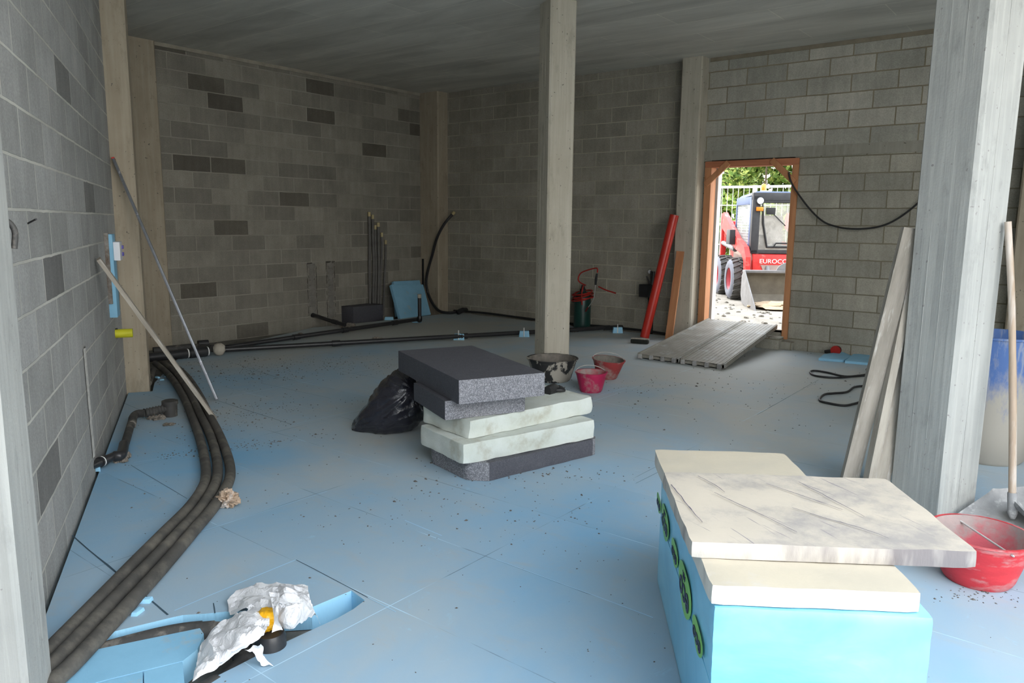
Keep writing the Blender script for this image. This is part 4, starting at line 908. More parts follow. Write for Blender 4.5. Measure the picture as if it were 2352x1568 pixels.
# ================================================================= BACK OF THE ROOM
def pipe_run(label, pts, r, mat=None, joints=()):
    o = thing('floor_pipe', label, 'pipe', V((pts[0].x, pts[0].y, 0)))
    obj('pipe_run', MB().tube(pts, r, 14), mat or M['blackpipe'], o)
    for j in joints:
        k = min(int(j), len(pts)-2); p = pts[k].lerp(pts[k+1], j-k); t = (pts[k+1]-pts[k]).normalized()
        obj('collar', MB().tube([p-t*.05, p+t*.05], r*1.28, 14), M['blackpipe'], o)
    return o
r_ = .03; pz = .055
a_ = F(512,798,pz); b_ = F(960,733,pz)
p1_ = pipe_run('black pipe along the back left wall ending in a capped riser', [a_, a_.lerp(b_,.35), a_.lerp(b_,.7), b_], r_, joints=(.9,1.6,2.5))
ub = F(964,735,pz); obj('elbow', MB().tube(spline([b_, ub, ub+V((0,0,.06))], 5), r_*1.25, 14), M['blackpipe'], p1_)
obj('riser', MB().tube([ub+V((0,0,.04)), ub+V((0,0,.36))], r_*.95, 14), M['blackpipe'], p1_); obj('cap', MB().tube([ub+V((0,0,.35)), ub+V((0,0,.41))], r_*1.05, 12), M['capw'], p1_, label='pale taped cap')
a_ = F(512,803,pz); b_ = F(1470,748,.05)
pipe_run('long black pipe crossing the back of the room behind the middle column', [a_.lerp(b_, k/6) for k in range(7)], r_, joints=(1.35, 3.1, 4.3, 5.4))
bw = V((X1+.0, PX(716,725).y, .13)); bj = F(792,746,.06)
obj_b = pipe_run('short black branch pipe slanting out of the back left wall', spline([bw-V((.05,0,0)), bw+V((.10,.02,-.01)), bw.lerp(bj,.5)+V((0,0,.0)), bj], 5), r_*.95, joints=(1.5,12))
# big coupling with taped end at the left
k0 = F(330,822,.06); k1 = F(478,806,.06); kk = thing('waste_pipe', 'thick black waste pipe with a pale taped end behind the left tan column', 'pipe', V((k1.x, k1.y, 0)))
obj('pipe_run', MB().tube([k0, k1], .052, 20), M['blackpipe'], kk); t_ = (k1-k0).normalized()
for q in (.66,.83,.98): obj('pipe_marking', MB().tube([k0.lerp(k1,q), k0.lerp(k1,q)+t_*.012], .0535, 20, caps=False), M['white'], kk, label='white marking ring')
obj('coupling', MB().tube([k0.lerp(k1,.70), k0.lerp(k1,.96)], .060, 20), M['blackpipe'], kk)
obj('taped_end', MB().blob(F(503,802,.075), .07,.07,.075, 24, 16, .12, 3, flat=.004, seed=2), M['capw'], kk)
k2 = F(400,798,.10); obj('branch_pipe', MB().tube([F(352,806,.05), F(440,797,.06), F(490,800,.07)], .045, 18), M['dustpipe'], kk)
obj('upper_collar', MB().tube([F(455,790,.10), F(478,788,.10)], .045, 16), M['blackpipe'], kk)
for i, (x, y, r, s_, lb_) in enumerate([(421,806,.09,1.8,'crumbled mortar along the thick waste pipe behind the left column'),(679,796,.06,1.4,'small mortar lump under the long rear pipe, left of the other lump'),(871,785,.085,1.3,'mortar lump under the middle of the long rear pipe'),
        (690,769,.05,1.2,'small mortar lump on the pipe nearest the back left wall'),(800,752,.09,1.3,'mortar lump where the branch pipe joins by the back wall'),(1318,762,.05,1.6,'small mortar heap just right of the middle column foot')]):
    lump(x, y, r, lb_, seed=20+i, sx=s_, h=.7, stretch=(F(x+30,y)-F(x-30,y)).normalized())
for i, (x, y, lb_) in enumerate([(1054,781,'small blue foam block strapped under the rear pipe, left of the middle column'),(1204,774,'small blue foam block under the rear pipe, close beside the middle column'),(1419,765,'small blue foam block under the rear pipe near the green sprayer'),(957,741,'small blue foam block under the capped riser pipe'),(893,735,'small blue foam wedge by the dark block at the back wall')]):
    c = F(x, y); ex = (F(x+9,y)-c); ex = ex.normalized()*.075; ey = V((-ex.y, ex.x, 0))*.8; hh = .085 if i < 3 else .05
    o = thing('pipe_support', lb_, 'foam block', c, 'blue foam blocks under the rear pipes')
    obj('block', MB().hexa([c-ex, c+ex, c+ex+ey, c-ex+ey]+[p+V((0,0,hh)) for p in (c-ex*.8, c+ex*.9, c+ex*.9+ey, c-ex*.8+ey)], .004), M['xps_cut'], o)
    if i < 3: obj('strap', MB().box(c.x-.006, c.x+.006, c.y-.012, c.y-.004, .005, hh+.05), M['white'], o, label='pale strap')
# conduits standing against the back left wall
tops = [(848,494,.024),(856,500,.021),(862,524,.021),(869,518,.023),(877,541,.018),(886,558,.018)]; bots = [850,856,861,867,873,880]
names_ = ['tallest grey riser conduit, leftmost of the row on the back left wall','grey riser conduit second from the left in the row on the back left wall','grey riser conduit third from the left in the row on the back left wall','grey riser conduit fourth from the left in the row on the back left wall','thin grey riser conduit fifth from the left in the row on the back left wall','shortest grey riser conduit, rightmost of the row on the back left wall']
for (x, y, r), xb_, lb_ in zip(tops, bots, names_):
    t = PX(x, y, X1+.04); b = PX(xb_, 700, X1+.05); b.z = .0; m1 = t.lerp(b,.5)+V((0,.02*math.sin(x),0))
    o = thing('riser_conduit', lb_, 'conduit', b, 'grey riser conduits on the back left wall')
    obj('tube', MB().tube(spline([t, t.lerp(b,.25)+V((0,.008,0)), m1, b], 6), r, 12), M['hose_up'], o)
    obj('cap', MB().tube([t+V((0,0,-.02)), t+V((0,0,.05))], r*1.12, 12), M['capy'], o, label='yellowish end cap')
# dark foam block, blue boards, ducts in the corner
qa = F(818,737); bl_ = V((X1+.30, 0, 0)); ya, yb_ = PX(797,706,X1+.02).y, 0
y0 = F(816,737).y; xx = X1+.30; yA = PX(812,735,xx).y; yB = PX(880,733,xx).y
tag(obj('foam_block', MB().box(X1+.01, xx, yA, yB, -.10, .225, .004), M['eps_dark'], loc=(X1+.15,(yA+yB)/2,-.1)), 'dark graphite foam block on the floor before the riser conduits', 'foam block')
# leaning blue boards
def lean(label, fl_, fr_, tl, tr, back, T=.06):
    a, b = F(*fl_), F(*fr_); L_ = (b-a).length; c = PX(*tl, back); d = PX(*tr, back); u = (b-a).normalized(); hgt = c.z; nrm = V((-1,0,0))
    top_ = c; q = [a, b, b+(d-b)*1.0, a+(c-a)*1.0]; n_ = (b-a).cross(c-a).normalized(); n_ = n_ if n_.x < 0 else -n_
    mb = MB().hexa([a, b, b+n_*T, a+n_*T, c, d, d+n_*T, c+n_*T], .004); o = obj('foam_board', mb, [M['xps'], M['xps_cut']], loc=a)
    return tag(o, label, 'foam board', 'blue boards leaning in the rear corner')
lean('front one of two blue foam boards leaning in the rear left corner', (920,732), (990,722), (899,653), (972,653), X1+.32)
lean('taller blue foam board leaning behind another in the rear left corner', (912,727), (984,717), (904,646), (964,643), X1+.19, .05)
dt = PX(974,594,X1+.05); tag(obj('duct_pipe', MB().tube([V((dt.x, dt.y, .0)), V((dt.x, dt.y, dt.z))], .042, 18), M['black'], loc=(dt.x,dt.y,0)), 'thick black duct standing in the rear corner behind the blue boards', 'duct')
hz = thing('looped_hose', 'black hose arching up in the rear corner with a pale cap on its end', 'hose', F(1010,715))
hp = [PX(1041,490,X1+.75), PX(1020,515,X1+.62), PX(1003,548,X1+.48), PX(993,585,X1+.35), PX(983,620,X1+.22), PX(979,650,X1+.17), PX(985,678,X1+.2), PX(998,703,X1+.45)]
hp2 = hp+[F(1012,715,.04), F(1035,718,.03), F(1058,714,.03)]
obj('hose', MB().tube(spline(hp2, 7), .024, 12), M['blackpipe'], hz); t_ = (hp[0]-hp[1]).normalized(); obj('cap', MB().tube([hp[0]-t_*.02, hp[0]+t_*.035], .03, 12), M['capy'], hz, label='yellowish end cap')
tag(obj('pipe_elbow', MB().tube([F(1050,718,.03), F(1062,712,.07), F(1072,712,.05)], .045, 14), M['black'], loc=F(1060,714)), 'black pipe elbow on the floor in the rear corner', 'pipe elbow')
tag(obj('wall_cable', MB().tube(spline([V((-9.0,9.78,.03)), V((-8.3,9.76,.05)), V((-7.4,9.79,.03)), V((-6.6,9.76,.03)), V((-5.4,9.79,.04)), V((-4.85,9.76,.03))], 8), .018, 8), M['black'], loc=(-7.4,9.78,0)), 'dark cable lying along the foot of the rear wall', 'cable')

# ================================================================= REAR WALL THINGS
sp = F(1365,748); sx_, sy_ = sp.x, min(sp.y, 9.62); sp = V((sx_, sy_, 0)); so = thing('pressure_sprayer', 'dark green pressure sprayer wound with red hose on the rear wall', 'sprayer', sp)
obj('tank', MB().lathe([(0,.0),(.118,0),(.125,.015),(.128,.05),(.128,.42),(.122,.47),(.095,.53),(.05,.56),(0,.565)], 40, sp), M['green'], so, smooth=50)
obj('pump_head', MB().lathe([(0,.555),(.045,.555),(.045,.60),(.03,.61),(.02,.66),(0,.66)], 20, sp), M['black'], so)
pts = []
for k in range(150):
    a = k*.21; rr = .145+.016*math.sin(a*.37)+.012*math.sin(a*1.7); zz = .50+.05*math.sin(a*.21)+.028*math.sin(a+.6)
    pts.append(sp+V((rr*math.cos(a), rr*math.sin(a), zz)))
obj('coiled_hose', MB().tube(pts, .0095, 8), M['redhose'], so)
vx = V((math.cos(YAW-.2), math.sin(YAW-.2), 0))
pz_ = lambda x, y, dd=.16: PY(x, y, sp.y-dd)
obj('hose_loop', MB().tube(spline([pz_(1345,655), pz_(1332,648), pz_(1328,640), pz_(1334,627), pz_(1350,620), pz_(1366,616), pz_(1372,617), pz_(1372,626)], 6), .010, 8), M['redhose'], so)
obj('hose_tail', MB().tube(spline([pz_(1340,655,.1), pz_(1336,675,.14), pz_(1337,700,.15)], 6), .010, 8), M['redhose'], so); obj('hose_tail', MB().tube(spline([pz_(1375,658,.14), pz_(1392,666,.16), pz_(1414,673,.17)], 5), .011, 8), M['redhose'], so)
obj('lance', MB().tube(spline([pz_(1368,652), pz_(1365,680), pz_(1360,693), pz_(1350,707)], 5), .006, 8), M['steel'], so)
obj('trigger_grip', MB().tube([pz_(1371,628), pz_(1369,640), pz_(1368,654)], [.014,.019,.015], 10), M['black'], so); obj('nozzle', MB().tube([pz_(1351,705), pz_(1345,715)], .013, 10), M['darkred'], so)
# black outlet box on a post
pb = PY(1480,655,9.78); ob = thing('outlet_box', 'black electrical box with upright tubes on the rear wall behind the red pipe', 'electrical box', V((-5.3,9.78,0)))
b0, b1x = PY(1471,652,9.74), PY(1497,683,9.74)
obj('box', MB().box(b0.x, b1x.x, 9.70, 9.838, b1x.z, b0.z, .006), M['black'], ob); pcx = (b0.x+b1x.x)/2+.05
obj('duct', MB().box(pcx-.035, pcx+.035, 9.78, 9.838, 0, b1x.z, .004), M['black'], ob)
for i, (x, y, r) in enumerate([(1486,634,.012),(1495,622,.014),(1501,623,.026)]):
    t = PY(x, y, 9.77); bt = PY(1494+i*2,654,9.77); obj('tube', MB().tube([bt, t], r, 10), M['blackpipe'], ob)
t = PY(1492,624,9.77); obj('white_tip', MB().blob(t, .022,.022,.028, 10, 8), M['whiteplastic'], ob, label='white tip')
# red pipe and board leaning near the doorway column
ra = F(1480,775,.02); rb_ = PY(1549,494,9.55); rp = MB(); t_ = (rb_-ra).normalized()
o = thing('drain_pipe', 'bright red plastic drain pipe leaning beside the doorway column', 'pipe', ra)
obj('pipe_wall', MB().tube([ra, rb_], .0625, 32, caps=False).tube([ra+t_*.001, rb_-t_*.001], .058, 32, caps=False), M['redpipe'], o)
obj('bore_shade_disc', MB().tube([ra+t_*.03, ra+t_*.032], .058, 24), M['black'], o)  # black disc painting in the shade inside the pipe
plank('leaning_board', 'narrow reddish fir board leaning on the doorway column', F(1536,780,.006), PY(1563,577,9.605), .105, .024, M['fir'], V((1,0,0)), cat='board')
# broom head
ba, bb_ = F(1449,787), F(1490,790); bd = (bb_-ba).normalized(); bs = V((-bd.y, bd.x, 0)); bo = thing('broom_head', 'dark broom head lying on the floor below the red pipe', 'broom head', (ba+bb_)/2)
obj('bristles', MB().beam(ba+V((0,0,.028)), bb_+V((0,0,.028)), .085, .055, bs, .018), M['bristle'], bo, smooth=50)
obj('stock', MB().beam(ba+bs*.02+V((0,0,.06)), bb_+bs*.02+V((0,0,.06)), .055, .018, bs, .006), M['wood_lt'], bo, label='pale wooden stock')
# ramp of two metal planks
def ramp_plank(xn0, xn1, xf0, xf1, label):
    yn, yf, zf = 7.885, 9.83, .255; o = thing('metal_ramp', label, 'ramp', V(((xn0+xn1)/2, yn, 0)), 'metal ramp planks at the doorway')
    def P(s_, t, h_): return V((xn0+(xn1-xn0)*s_+((xf0+(xf1-xf0)*s_)-(xn0+(xn1-xn0)*s_))*t, yn+(yf-yn)*t, .012+(zf-.02)*t+h_))
    def bar(s0, s1, h0, h1, t0=0, t1=1): return [P(s0,t0,h0),P(s1,t0,h0),P(s1,t1,h0),P(s0,t1,h0),P(s0,t0,h1),P(s1,t0,h1),P(s1,t1,h1),P(s0,t1,h1)]
    dk = MB().hexa(bar(.07,.93,.035,.045)); 
    for k in range(9): dk.hexa(bar(.10+.09*k,.125+.09*k,.045,.0475))
    obj('deck', dk, M['alu_dusty'], o, smooth=0)
    for s0 in (0,.93): obj('side_rail', MB().hexa(bar(s0,s0+.07,.0,.055), .003).hexa(bar(s0+.025,s0+.045,.055,.060)), M['alu_dusty'], o, smooth=0)
    for t0, t1 in ((0,.012),(.988,1)): obj('end_channel', MB().hexa(bar(.02,.98,.004,.040,t0,t1)), M['alu_dusty'], o, smooth=0)
    for k in range(4):
        s_ = .06+.27*k; hk = MB(); p = P(s_, 0, .02); hk.box(p.x-.016, p.x+.026, p.y-.022, p.y+.03, .004, .056, .003); obj('hook', hk, M['greysheet'], o, smooth=0)
    return o
ramp_plank(-4.285,-3.745,-4.27,-3.79, 'left one of two dusty metal planks ramping up to the doorway')
ramp_plank(-3.735,-3.195,-3.775,-3.30, 'right one of two dusty metal planks ramping up to the doorway')
# cables
cp_ = [PY(x, y, 9.76) for x, y in [(1812,395),(1816,415),(1830,440),(1860,480),(1890,508),(1920,520),(1950,525),(1985,525),(2020,520),(2055,506),(2095,478),(2130,445)]]
tag(obj('hanging_cable', MB().tube(spline(cp_, 6), .011, 8), M['cable'], loc=cp_[6]), 'black cable sagging from the door frame across the rear wall', 'cable')
c1_ = [F(x, y, .012) for x, y in [(2060,868),(2010,858),(1975,862),(1940,864),(1900,855),(1870,851),(1861,855),(1875,863),(1920,867),(1960,864),(2000,861),(2060,858)]]
tag(obj('floor_cable', MB().tube(spline(c1_, 6), .011, 8), M['cable'], loc=c1_[4]), 'looped dark cable on the floor nearer the rear wall, left of the leaning planks', 'cable')
c2_ = [F(x, y, .012) for x, y in [(2070,876),(2010,884),(1985,886),(1962,889),(1945,900),(1915,903),(1893,906),(1883,919),(1905,926),(1938,931),(1962,927),(1985,921),(2030,918),(2090,924)]]
tag(obj('floor_cable', MB().tube(spline(c2_, 6), .011, 8), M['cable'], loc=c2_[4]), 'dark cable with a kinked loop on the floor, nearer the camera than the other loop', 'cable')
hk = [F(1998,858,.01), F(1992,848,.03), F(1992,830,.20), F(2000,815,.26), F(2012,822,.20)]
hk = [F(2000,856,.01), F(1991,850,.01), F(1990,848,.05), F(1990,848,.12), F(1994,846,.22), F(2004,850,.22)]
tag(obj('bent_rod', MB().tube(spline(hk, 6), .010, 8), M['cable'], loc=hk[1]), 'thin bent dark rod standing up behind the leaning planks', 'rod')
rl = F(1920,815); ro = thing('cable_reel', 'small red and black reel on the floor at the foot of the rear wall', 'reel', rl)
obj('drum', MB().tube([rl+V((0,-.03,.06)), rl+V((0,.03,.06))], .055, 20), M['darkred'], ro); obj('flange', MB().tube([rl+V((0,-.04,.06)), rl+V((0,-.03,.06))], .06, 20), M['redhose'], ro); obj('lead', MB().tube([rl+V((-.04,-.02,.05)), rl+V((-.13,-.02,.03))], .02, 10), M['black'], ro)
for P_, lb_ in (([(1893,818),(1935,813),(1955,822),(1938,832),(1880,828)], 'dusty flat foam board on the floor beside the small reel'),([(1960,818),(2040,818),(2030,842),(1940,834)], 'clean blue foam board on the floor left of the leaning planks')):
    P3 = [F(*q) for q in P_]; c = sum(P3, V())/len(P3); tag(obj('foam_board', MB().prism([(p.x,p.y) for p in P3], .001, .03), M['xps'], loc=c, smooth=0), lb_, 'foam board', 'boards on the floor by the rear wall')
# ================================================================= OUTSIDE: compact loader, fence, hedge
GZ = .215; fo = V((.57,-.822,0)).normalized(); so_ = V((fo.y, -fo.x, 0)); LO = V((-5.4,13.6,GZ))
LM = Matrix(((fo.x, so_.x, 0, LO.x), (fo.y, so_.y, 0, LO.y), (0, 0, 1, LO.z), (0, 0, 0, 1)))   # x forward, y towards its visible side
ld = thing('skid_steer_loader', 'small red and navy skid-steer loader standing on the gravel outside the doorway', 'loader', LO+so_*-.75)
def LB(): m = MB(); m.M = LM; return m
def wheel(a, yo):
    s_ = 1 if yo > -.6 else -1; R_ = .38; m = LB(); n = 48; prof = [(.20,0),(.24,.012),(.33,.0),(.365,-.03),(.372,-.08),(.372,-.20),(.365,-.25),(.33,-.28),(.24,-.27),(.20,-.28)]
    vs = []; fs = []
    for r, y in prof:
        for k in range(n): g = 2*math.pi*k/n; vs.append((a+r*math.cos(g), yo+y*s_, R_+r*math.sin(g)))
    L_ = len(prof)
    for i in range(L_-1):
        for k in range(n): fs.append((i*n+k, i*n+(k+1) % n, (i+1)*n+(k+1) % n, (i+1)*n+k))
    m.add(vs, fs); w_ = obj('wheel', m, M['tyre'], ld, smooth=40)
    lug = LB()
    for k in range(20):
        for hf in (0, 1):
            g0 = 2*math.pi*(k+hf*.5)/20; y0, y1 = ((-.012, -.15) if hf == 0 else (-.268, -.13)); g1 = g0+.16; dg = .10
            def Q(g, y, r): return (a+r*math.cos(g), yo+y*s_, R_+r*math.sin(g))
            lug.hexa([Q(g0,y0,.35), Q(g0+dg,y0,.35), Q(g1+dg,y1,.365), Q(g1,y1,.365), Q(g0,y0,.392), Q(g0+dg,y0,.392), Q(g1+dg,y1,.398), Q(g1,y1,.398)])
    obj('tread', lug, M['tyre'], w_, smooth=0)
    sd = LB(); vs = []; pr = [(.205,.004),(.25,.017),(.325,.006),(.362,-.02)]
    for r, y in pr:
        for k in range(n): g = 2*math.pi*k/n; vs.append((a+r*math.cos(g), yo+y*s_+.002*s_, R_+r*math.sin(g)))
    sd.add(vs, [(i*n+k, i*n+(k+1) % n, (i+1)*n+(k+1) % n, (i+1)*n+k) for i in range(3) for k in range(n)]); obj('sidewall', sd, M['tyreside'], w_, smooth=40)
    rm = LB(); vs = []; pr = [(.215,.0),(.205,-.01),(.195,-.07),(.19,-.12),(.12,-.10),(.05,-.09),(.0001,-.09)]
    for r, y in pr:
        for k in range(n): g = 2*math.pi*k/n; vs.append((a+r*math.cos(g), yo+y*s_, R_+r*math.sin(g)))
    rm.add(vs, [(i*n+k, i*n+(k+1) % n, (i+1)*n+(k+1) % n, (i+1)*n+k) for i in range(len(pr)-1) for k in range(n)])
    for k in range(8): g = 2*math.pi*k/8; c = V((a+.10*math.cos(g), yo-.098*s_, R_+.10*math.sin(g))); rm.tube([c, c+V((0,.02*s_,0))], .012, 6)
    obj('rim', rm, M['pinkrim'], w_, smooth=40)
for a in (0, -1.08):
    wheel(a, .13); wheel(a, -1.60)
obj('chassis', LB().box(-1.55,.30,-1.20,-.30,.22,.78,.02), M['darkred'], ld)
obj('side_panel', LB().box(-1.5,.28,-.32,-.27,.60,.92,.01), M['taupe'], ld)
obj('rear_housing', LB().box(-1.85,-1.0,-1.2,-.28,.45,1.05,.05), M['paintred'], ld)
obj('engine_cover', LB().box(-1.75,-1.02,-1.1,-.40,1.05,1.22,.05), M['bucket_steel'], ld)
obj('rear_tank', LB().box(-1.9,-1.55,-.34,-.10,.95,1.45,.06), M['paintred'], ld)
# lower front panel with lettering
fp = LB().hexa([(.30,-1.28,.40),(.42,-1.28,.40),(.42,-.20,.40),(.30,-.20,.40),(.22,-1.28,.86),(.36,-1.28,.84),(.36,-.20,.84),(.22,-.20,.86)], .012)
fpo = obj('front_panel', fp, M['paintred'], ld)
obj('dusty_stripe', LB().hexa([(.395,-1.28,.46),(.425,-1.28,.46),(.425,-.42,.46),(.395,-.42,.46),(.365,-1.28,.66),(.395,-1.28,.66),(.395,-.34,.66),(.365,-.34,.66)]), M['taupe'], fpo, smooth=0, label='dusty taupe stripe')
mt = LM @ Matrix(((0,0,1,.402),(1,0,0,-.80),(0,1,0,.665),(0,0,0,1)))
mt = LM @ Matrix.Translation((.402,-.40,.70)) @ Matrix(((0,0,1,0),(-1,0,0,0),(0,1,0,0),(0,0,0,1)))
mt = mt @ Matrix.Translation((.40,0,0))
mtt = LM @ Matrix.Translation((.410,-.76,.68)) @ Matrix(((0,0,1,0),(1,0,0,0),(0,1,0,0),(0,0,0,1)))
# the visible side is +y, seen from the front the text must run from +y to -y
mtt = LM @ Matrix.Translation((.424,-.60,.725)) @ Matrix(((0,0,1,0),(-1,0,0,0),(0,1,0,0),(0,0,0,1)))
textmesh('EUROCOM', .108, M['white'], fpo, mtt, bold=0.0, ext=.004, font_scale_x=1.12)
obj('hydraulic_ram', LB().tube([(.38,-.46,.62),(.47,-.46,.50),(.54,-.46,.42)], .045, 14), M['bucket_steel'], ld)
# cab
cb = LB().box(.16,.30,-1.30,-.16,.86,.93,.01).box(.16,.30,-1.30,-.16,1.80,1.95,.02).box(.16,.30,-.30,-.16,.86,1.90,.015).box(.16,.30,-1.30,-1.16,.86,1.90,.015).box(.20,.29,-.42,-.29,.93,1.2,.01)
obj('front_frame', cb, M['dark'], ld)
obj('door_frame', LB().tube([(.31,-.33,1.78),(.31,-.36,1.4),(.31,-.45,.98),(.31,-1.02,.98),(.31,-1.12,1.4),(.31,-1.14,1.78)], .022, 10, closed=True), M['black'], ld)
obj('windscreen', LB().box(.285,.292,-1.16,-.30,.93,1.80), M['glass'], ld)
obj('handle_bar', LB().tube([(.33,-.56,.98),(.34,-.60,1.05),(.34,-.84,1.05),(.33,-.88,.98)], .014, 8), M['black'], ld)
obj('roof', LB().hexa([(-1.05,-1.28,1.86),(.28,-1.30,1.90),(.28,-.16,1.90),(-1.05,-.18,1.86),(-1.0,-1.2,1.93),(.24,-1.24,1.97),(.24,-.22,1.97),(-1.0,-.26,1.93)], .02), M['navy'], ld)
sdp = LB().box(-.98,-.92,-.20,-.16,.95,1.88,.01).box(.10,.20,-.20,-.155,.95,1.88,.01).box(-.95,.15,-.20,-.16,1.74,1.88,.01).box(-.95,.15,-.20,-.16,.90,1.02,.01)
sdp.box(-.98,-.92,-1.30,-1.26,.95,1.88,.01).box(-.95,.15,-1.30,-1.26,1.74,1.88,.01)
obj('side_frame', sdp, M['navy'], ld)
gr = LB()
for k in range(20): gr.box(-.92+k*.052,-.912+k*.052,-.185,-.177,1.0,1.76)
for k in range(15): gr.box(-.93,.12,-.187,-.179,1.02+k*.052,1.028+k*.052)
obj('side_grille', gr, M['galv'], ld, smooth=0)
obj('seat', LB().box(-.75,-.2,-1.0,-.45,.85,1.0,.04).box(-.80,-.66,-1.0,-.45,.95,1.55,.05), M['seatmat'], ld); obj('control_lever', LB().tube([(-.1,-.5,.9),(.0,-.52,1.25),(.05,-.55,1.3)], .025, 8).tube([(-.1,-.95,.9),(.0,-.93,1.25),(.05,-.9,1.3)], .025, 8), M['dark'], ld)
for y in (-.28,-1.18):
    hl = obj('headlamp', LB().tube([(.27,y,1.80),(.335,y,1.80)], .068, 20), M['dark'], ld); obj('lens', LB().tube([(.325,y,1.80),(.345,y,1.80)], .058, 20), M['lamp_glass'], hl)
    obj('turn_signal', LB().box(.30,.345,y-.06,y+.06,1.62,1.69,.01), M['amber'], ld)
obj('wiper', LB().tube([(.32,-.50,1.60),(.325,-.62,1.48),(.325,-.75,1.36)], .009, 6).box(.295,.33,-.56,-.40,1.56,1.68,.01), M['black'], ld)
bc_ = obj('beacon', LB().tube([(-.15,-.45,1.95),(-.15,-.45,2.0)], .06, 16), M['white'], ld); obj('amber_lens', LB().tube([(-.15,-.45,2.0),(-.15,-.45,2.09),(-.15,-.45,2.12)], [.052,.05,.03], 16), M['amber'], bc_)
# lift arms
def arm(y):
    m = LB(); q = [(-1.75,1.52),(-1.60,1.62),(-.30,1.12),(.28,.98),(.46,.80),(.52,.34),(.38,.30),(.30,.72),(.12,.84),(-.42,.92),(-1.72,1.32)]
    vs = [(a, y, z) for a, z in q]+[(a, y+.09, z) for a, z in q]; n = len(q); tri = geometry.tessellate_polygon([[V((a, z, 0)) for a, z in q]])
    m.add(vs, [tuple(t) for t in tri]+[tuple(i+n for i in reversed(t)) for t in tri]+[(i, (i+1) % n, (i+1) % n+n, i+n) for i in range(n)]); return m
obj('lift_arm', arm(-.14), M['paintred'], ld, smooth=0); obj('lift_arm', arm(-1.42), M['paintred'], ld, smooth=0)
obj('arm_post', LB().box(-1.80,-1.66,-.15,-.05,.72,1.60,.01), M['paintred'], ld)
obj('arm_link', LB().tube([(-1.65,-.09,1.0),(-.55,-.09,.90)], .045, 12), M['bucket_steel'], ld)
obj('side_lamp', LB().box(-.72,-.42,-.05,.06,1.00,1.28,.015), M['dark'], ld)
# bucket
bk_ = LB(); y0, y1 = .10, -1.66; pf = [(1.02,.58),(.92,.50),(.90,.18),(1.02,.03),(1.25,.005),(1.95,.0)]
vs = [(a, y0, z) for a, z in pf]+[(a, y1, z) for a, z in pf]; n = len(pf); vs2 = [(a-.012, y0, z-.012) for a, z in pf]+[(a-.012, y1, z-.012) for a, z in pf]
vs = vs+[(a, y, max(z, 0)) for a, y, z in vs2]; fs = [(i, i+1, n+i+1, n+i) for i in range(n-1)]+[(2*n+i, 3*n+i, 3*n+i+1, 2*n+i+1) for i in range(n-1)]
fs += [(0, n, 3*n, 2*n), (n-1, 3*n-1, 4*n-1, 2*n-1)]
bko = obj('bucket', bk_.add(vs, fs), M['bucket_dirty'], ld, smooth=20)
for y in (y0, y1):
    q = [(1.02,.58),(.92,.50),(.90,.18),(1.02,.03),(1.25,.005),(1.95,.0),(1.90,.06),(1.10,.60)]; m = LB(); n = len(q)
    vs = [(a, y, z) for a, z in q]+[(a, y+.012, z) for a, z in q]; tri = geometry.tessellate_polygon([[V((a, z, 0)) for a, z in q]])
    m.add(vs, [tuple(t) for t in tri]+[tuple(i+n for i in reversed(t)) for t in tri]+[(i, (i+1) % n, (i+1) % n+n, i+n) for i in range(n)])
    obj('cheek_plate', m, M['bucket_steel'], bko, smooth=0, label='bare grey steel side plate')
obj('top_rail', LB().box(.90,1.04,y1,y0,.555,.60,.006), M['bucket_steel'], bko)
m = LB(); q = [(-.72-.26*math.cos(math.pi*k/16), .59+.16*math.sin(math.pi*k/16)) for k in range(17)]; n = len(q)
m.add([(.96,y,z) for y, z in q]+[(.99,y,z) for y, z in q], [tuple(range(n)), tuple(reversed(range(n, 2*n)))]+[(i, (i+1) % n, (i+1) % n+n, i+n) for i in range(n)])
obj('guard_plate', m, M['bucket_steel'], bko, smooth=20)
so2 = LB().blob((1.52,-.75,.03), .48,.82,.085, 40, 16, .35, 3, seed=4)
o_ = obj('soil_heap', so2, M['soil'], loc=LO+fo*1.52, smooth=40); tag(o_, 'brown loose soil lying in the bucket of the loader', 'soil', kind='stuff')
# pebbles on the yard
rg = random.Random(5); pm = MB()
for k in range(420):
    x = rg.uniform(-8,-1.5); y = rg.uniform(10.3,16); r = rg.uniform(.012,.045)
    ql = LM.inverted() @ V((x, y, GZ))
    if -2.1 < ql.x < 2.1 and -2.0 < ql.y < .25: continue
    pm.blob((x, y, GZ+r*.2), r, r*rg.uniform(.6,1), r*.6, 7, 4, .4, 2, seed=k)
tag(obj('gravel_stones', pm, M['gravel'], loc=(-5,12,GZ), smooth=0), 'loose stones scattered over the pale gravel outside the doorway', 'stones', kind='stuff')
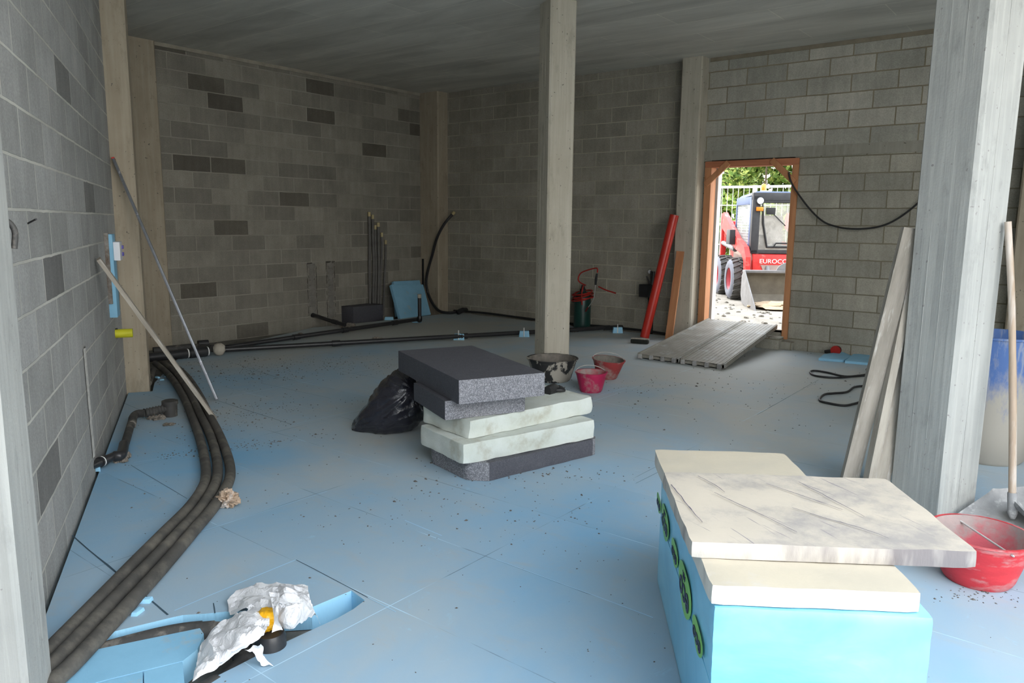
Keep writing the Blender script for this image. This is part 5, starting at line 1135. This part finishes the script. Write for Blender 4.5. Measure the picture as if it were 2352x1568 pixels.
# mesh fence
fn = thing('mesh_fence', 'pale wire mesh site fence behind the loader, in front of the hedge', 'fence', V((-9,19.4,GZ)))
FA, FB = V((-13.5,19.2,0)), V((-4.5,20.2,0)); ft = (FB-FA).normalized(); ln_ = (FB-FA).length
for k in range(4):
    p = FA+ft*(k*ln_/3)
    obj('fence_post', MB().tube([p+V((0,0,GZ)), p+V((0,0,2.62))], .06, 10), M['white'], fn)
for k in range(3):
    a, b = FA+ft*(k*ln_/3), FA+ft*((k+1)*ln_/3); m = MB()
    for z in (.5, 1.05, 1.6, 2.1): m.tube([a+V((0,0,z)), b+V((0,0,z))], .012, 5)
    for j in range(22): p = a.lerp(b, j/21); m.tube([p+V((0,0,GZ+.1)), p+V((0,0,2.55))], .006, 5)
    m.tube([a+V((0,0,2.58)), b+V((0,0,2.58))], .032, 8); obj('mesh_panel', m, M['white'], fn, smooth=0)
# hedge and trees: real foliage volumes built of single leaves
def foliage(name, label, cat, c, rx, ry, rz, nleaf, lf, seed, trunk=None, group=None):
    NC = 130; rg = random.Random(seed); o = thing(name, label, cat, V((c[0], c[1], GZ)), group); m = MB(); vs = []; fs = []
    clumps = [(V((c[0]+rg.uniform(-1,1)*rx, c[1]+rg.uniform(-1,1)*ry, c[2]+rg.uniform(-1,1)*rz)), rg.uniform(.3,.7)) for _ in range(NC)]
    for k in range(nleaf):
        cc, cr = clumps[k % NC]; d = V((rg.gauss(0,1), rg.gauss(0,1), rg.gauss(0,1))).normalized(); p = cc+d*cr*rg.uniform(.6,1)
        if p.z < GZ+.05: p.z = GZ+.05+rg.random()*.3
        u = V((rg.gauss(0,1), rg.gauss(0,1), rg.gauss(0,1))).normalized(); v = u.cross(d); 
        if v.length < .1: continue
        v.normalize(); L_ = lf*rg.uniform(.7,1.3); b = len(vs); vs += [p-u*L_, p+v*L_*.45, p+u*L_, p-v*L_*.45]; fs.append((b, b+1, b+2, b+3))
    m.add(vs, fs); obj('foliage', m, M['leaf'], o, smooth=0)
    st = MB()
    for k in range(trunk or 4):
        x = c[0]+rg.uniform(-.6,.6)*rx; y = c[1]+rg.uniform(-.3,.3)*ry; st.tube([V((x,y,GZ)), V((x+.1,y,c[2]*.6)), V((x+rg.uniform(-.4,.4),y,c[2]+rz*.7))], [.07,.05,.02], 8)
    obj('stem', st, M['bark'], o); return o
foliage('hedge', 'long sunlit green hedge beyond the mesh fence outside the doorway', 'hedge', (-9.3,22.4,2.2), 4.2,1.0,2.3, 26000, .12, 1)
foliage('tree', 'tall green tree rising above the hedge outside the doorway', 'tree', (-9.5,26,4.6), 4.5,1.6,2.6, 16000, .17, 3, trunk=3)
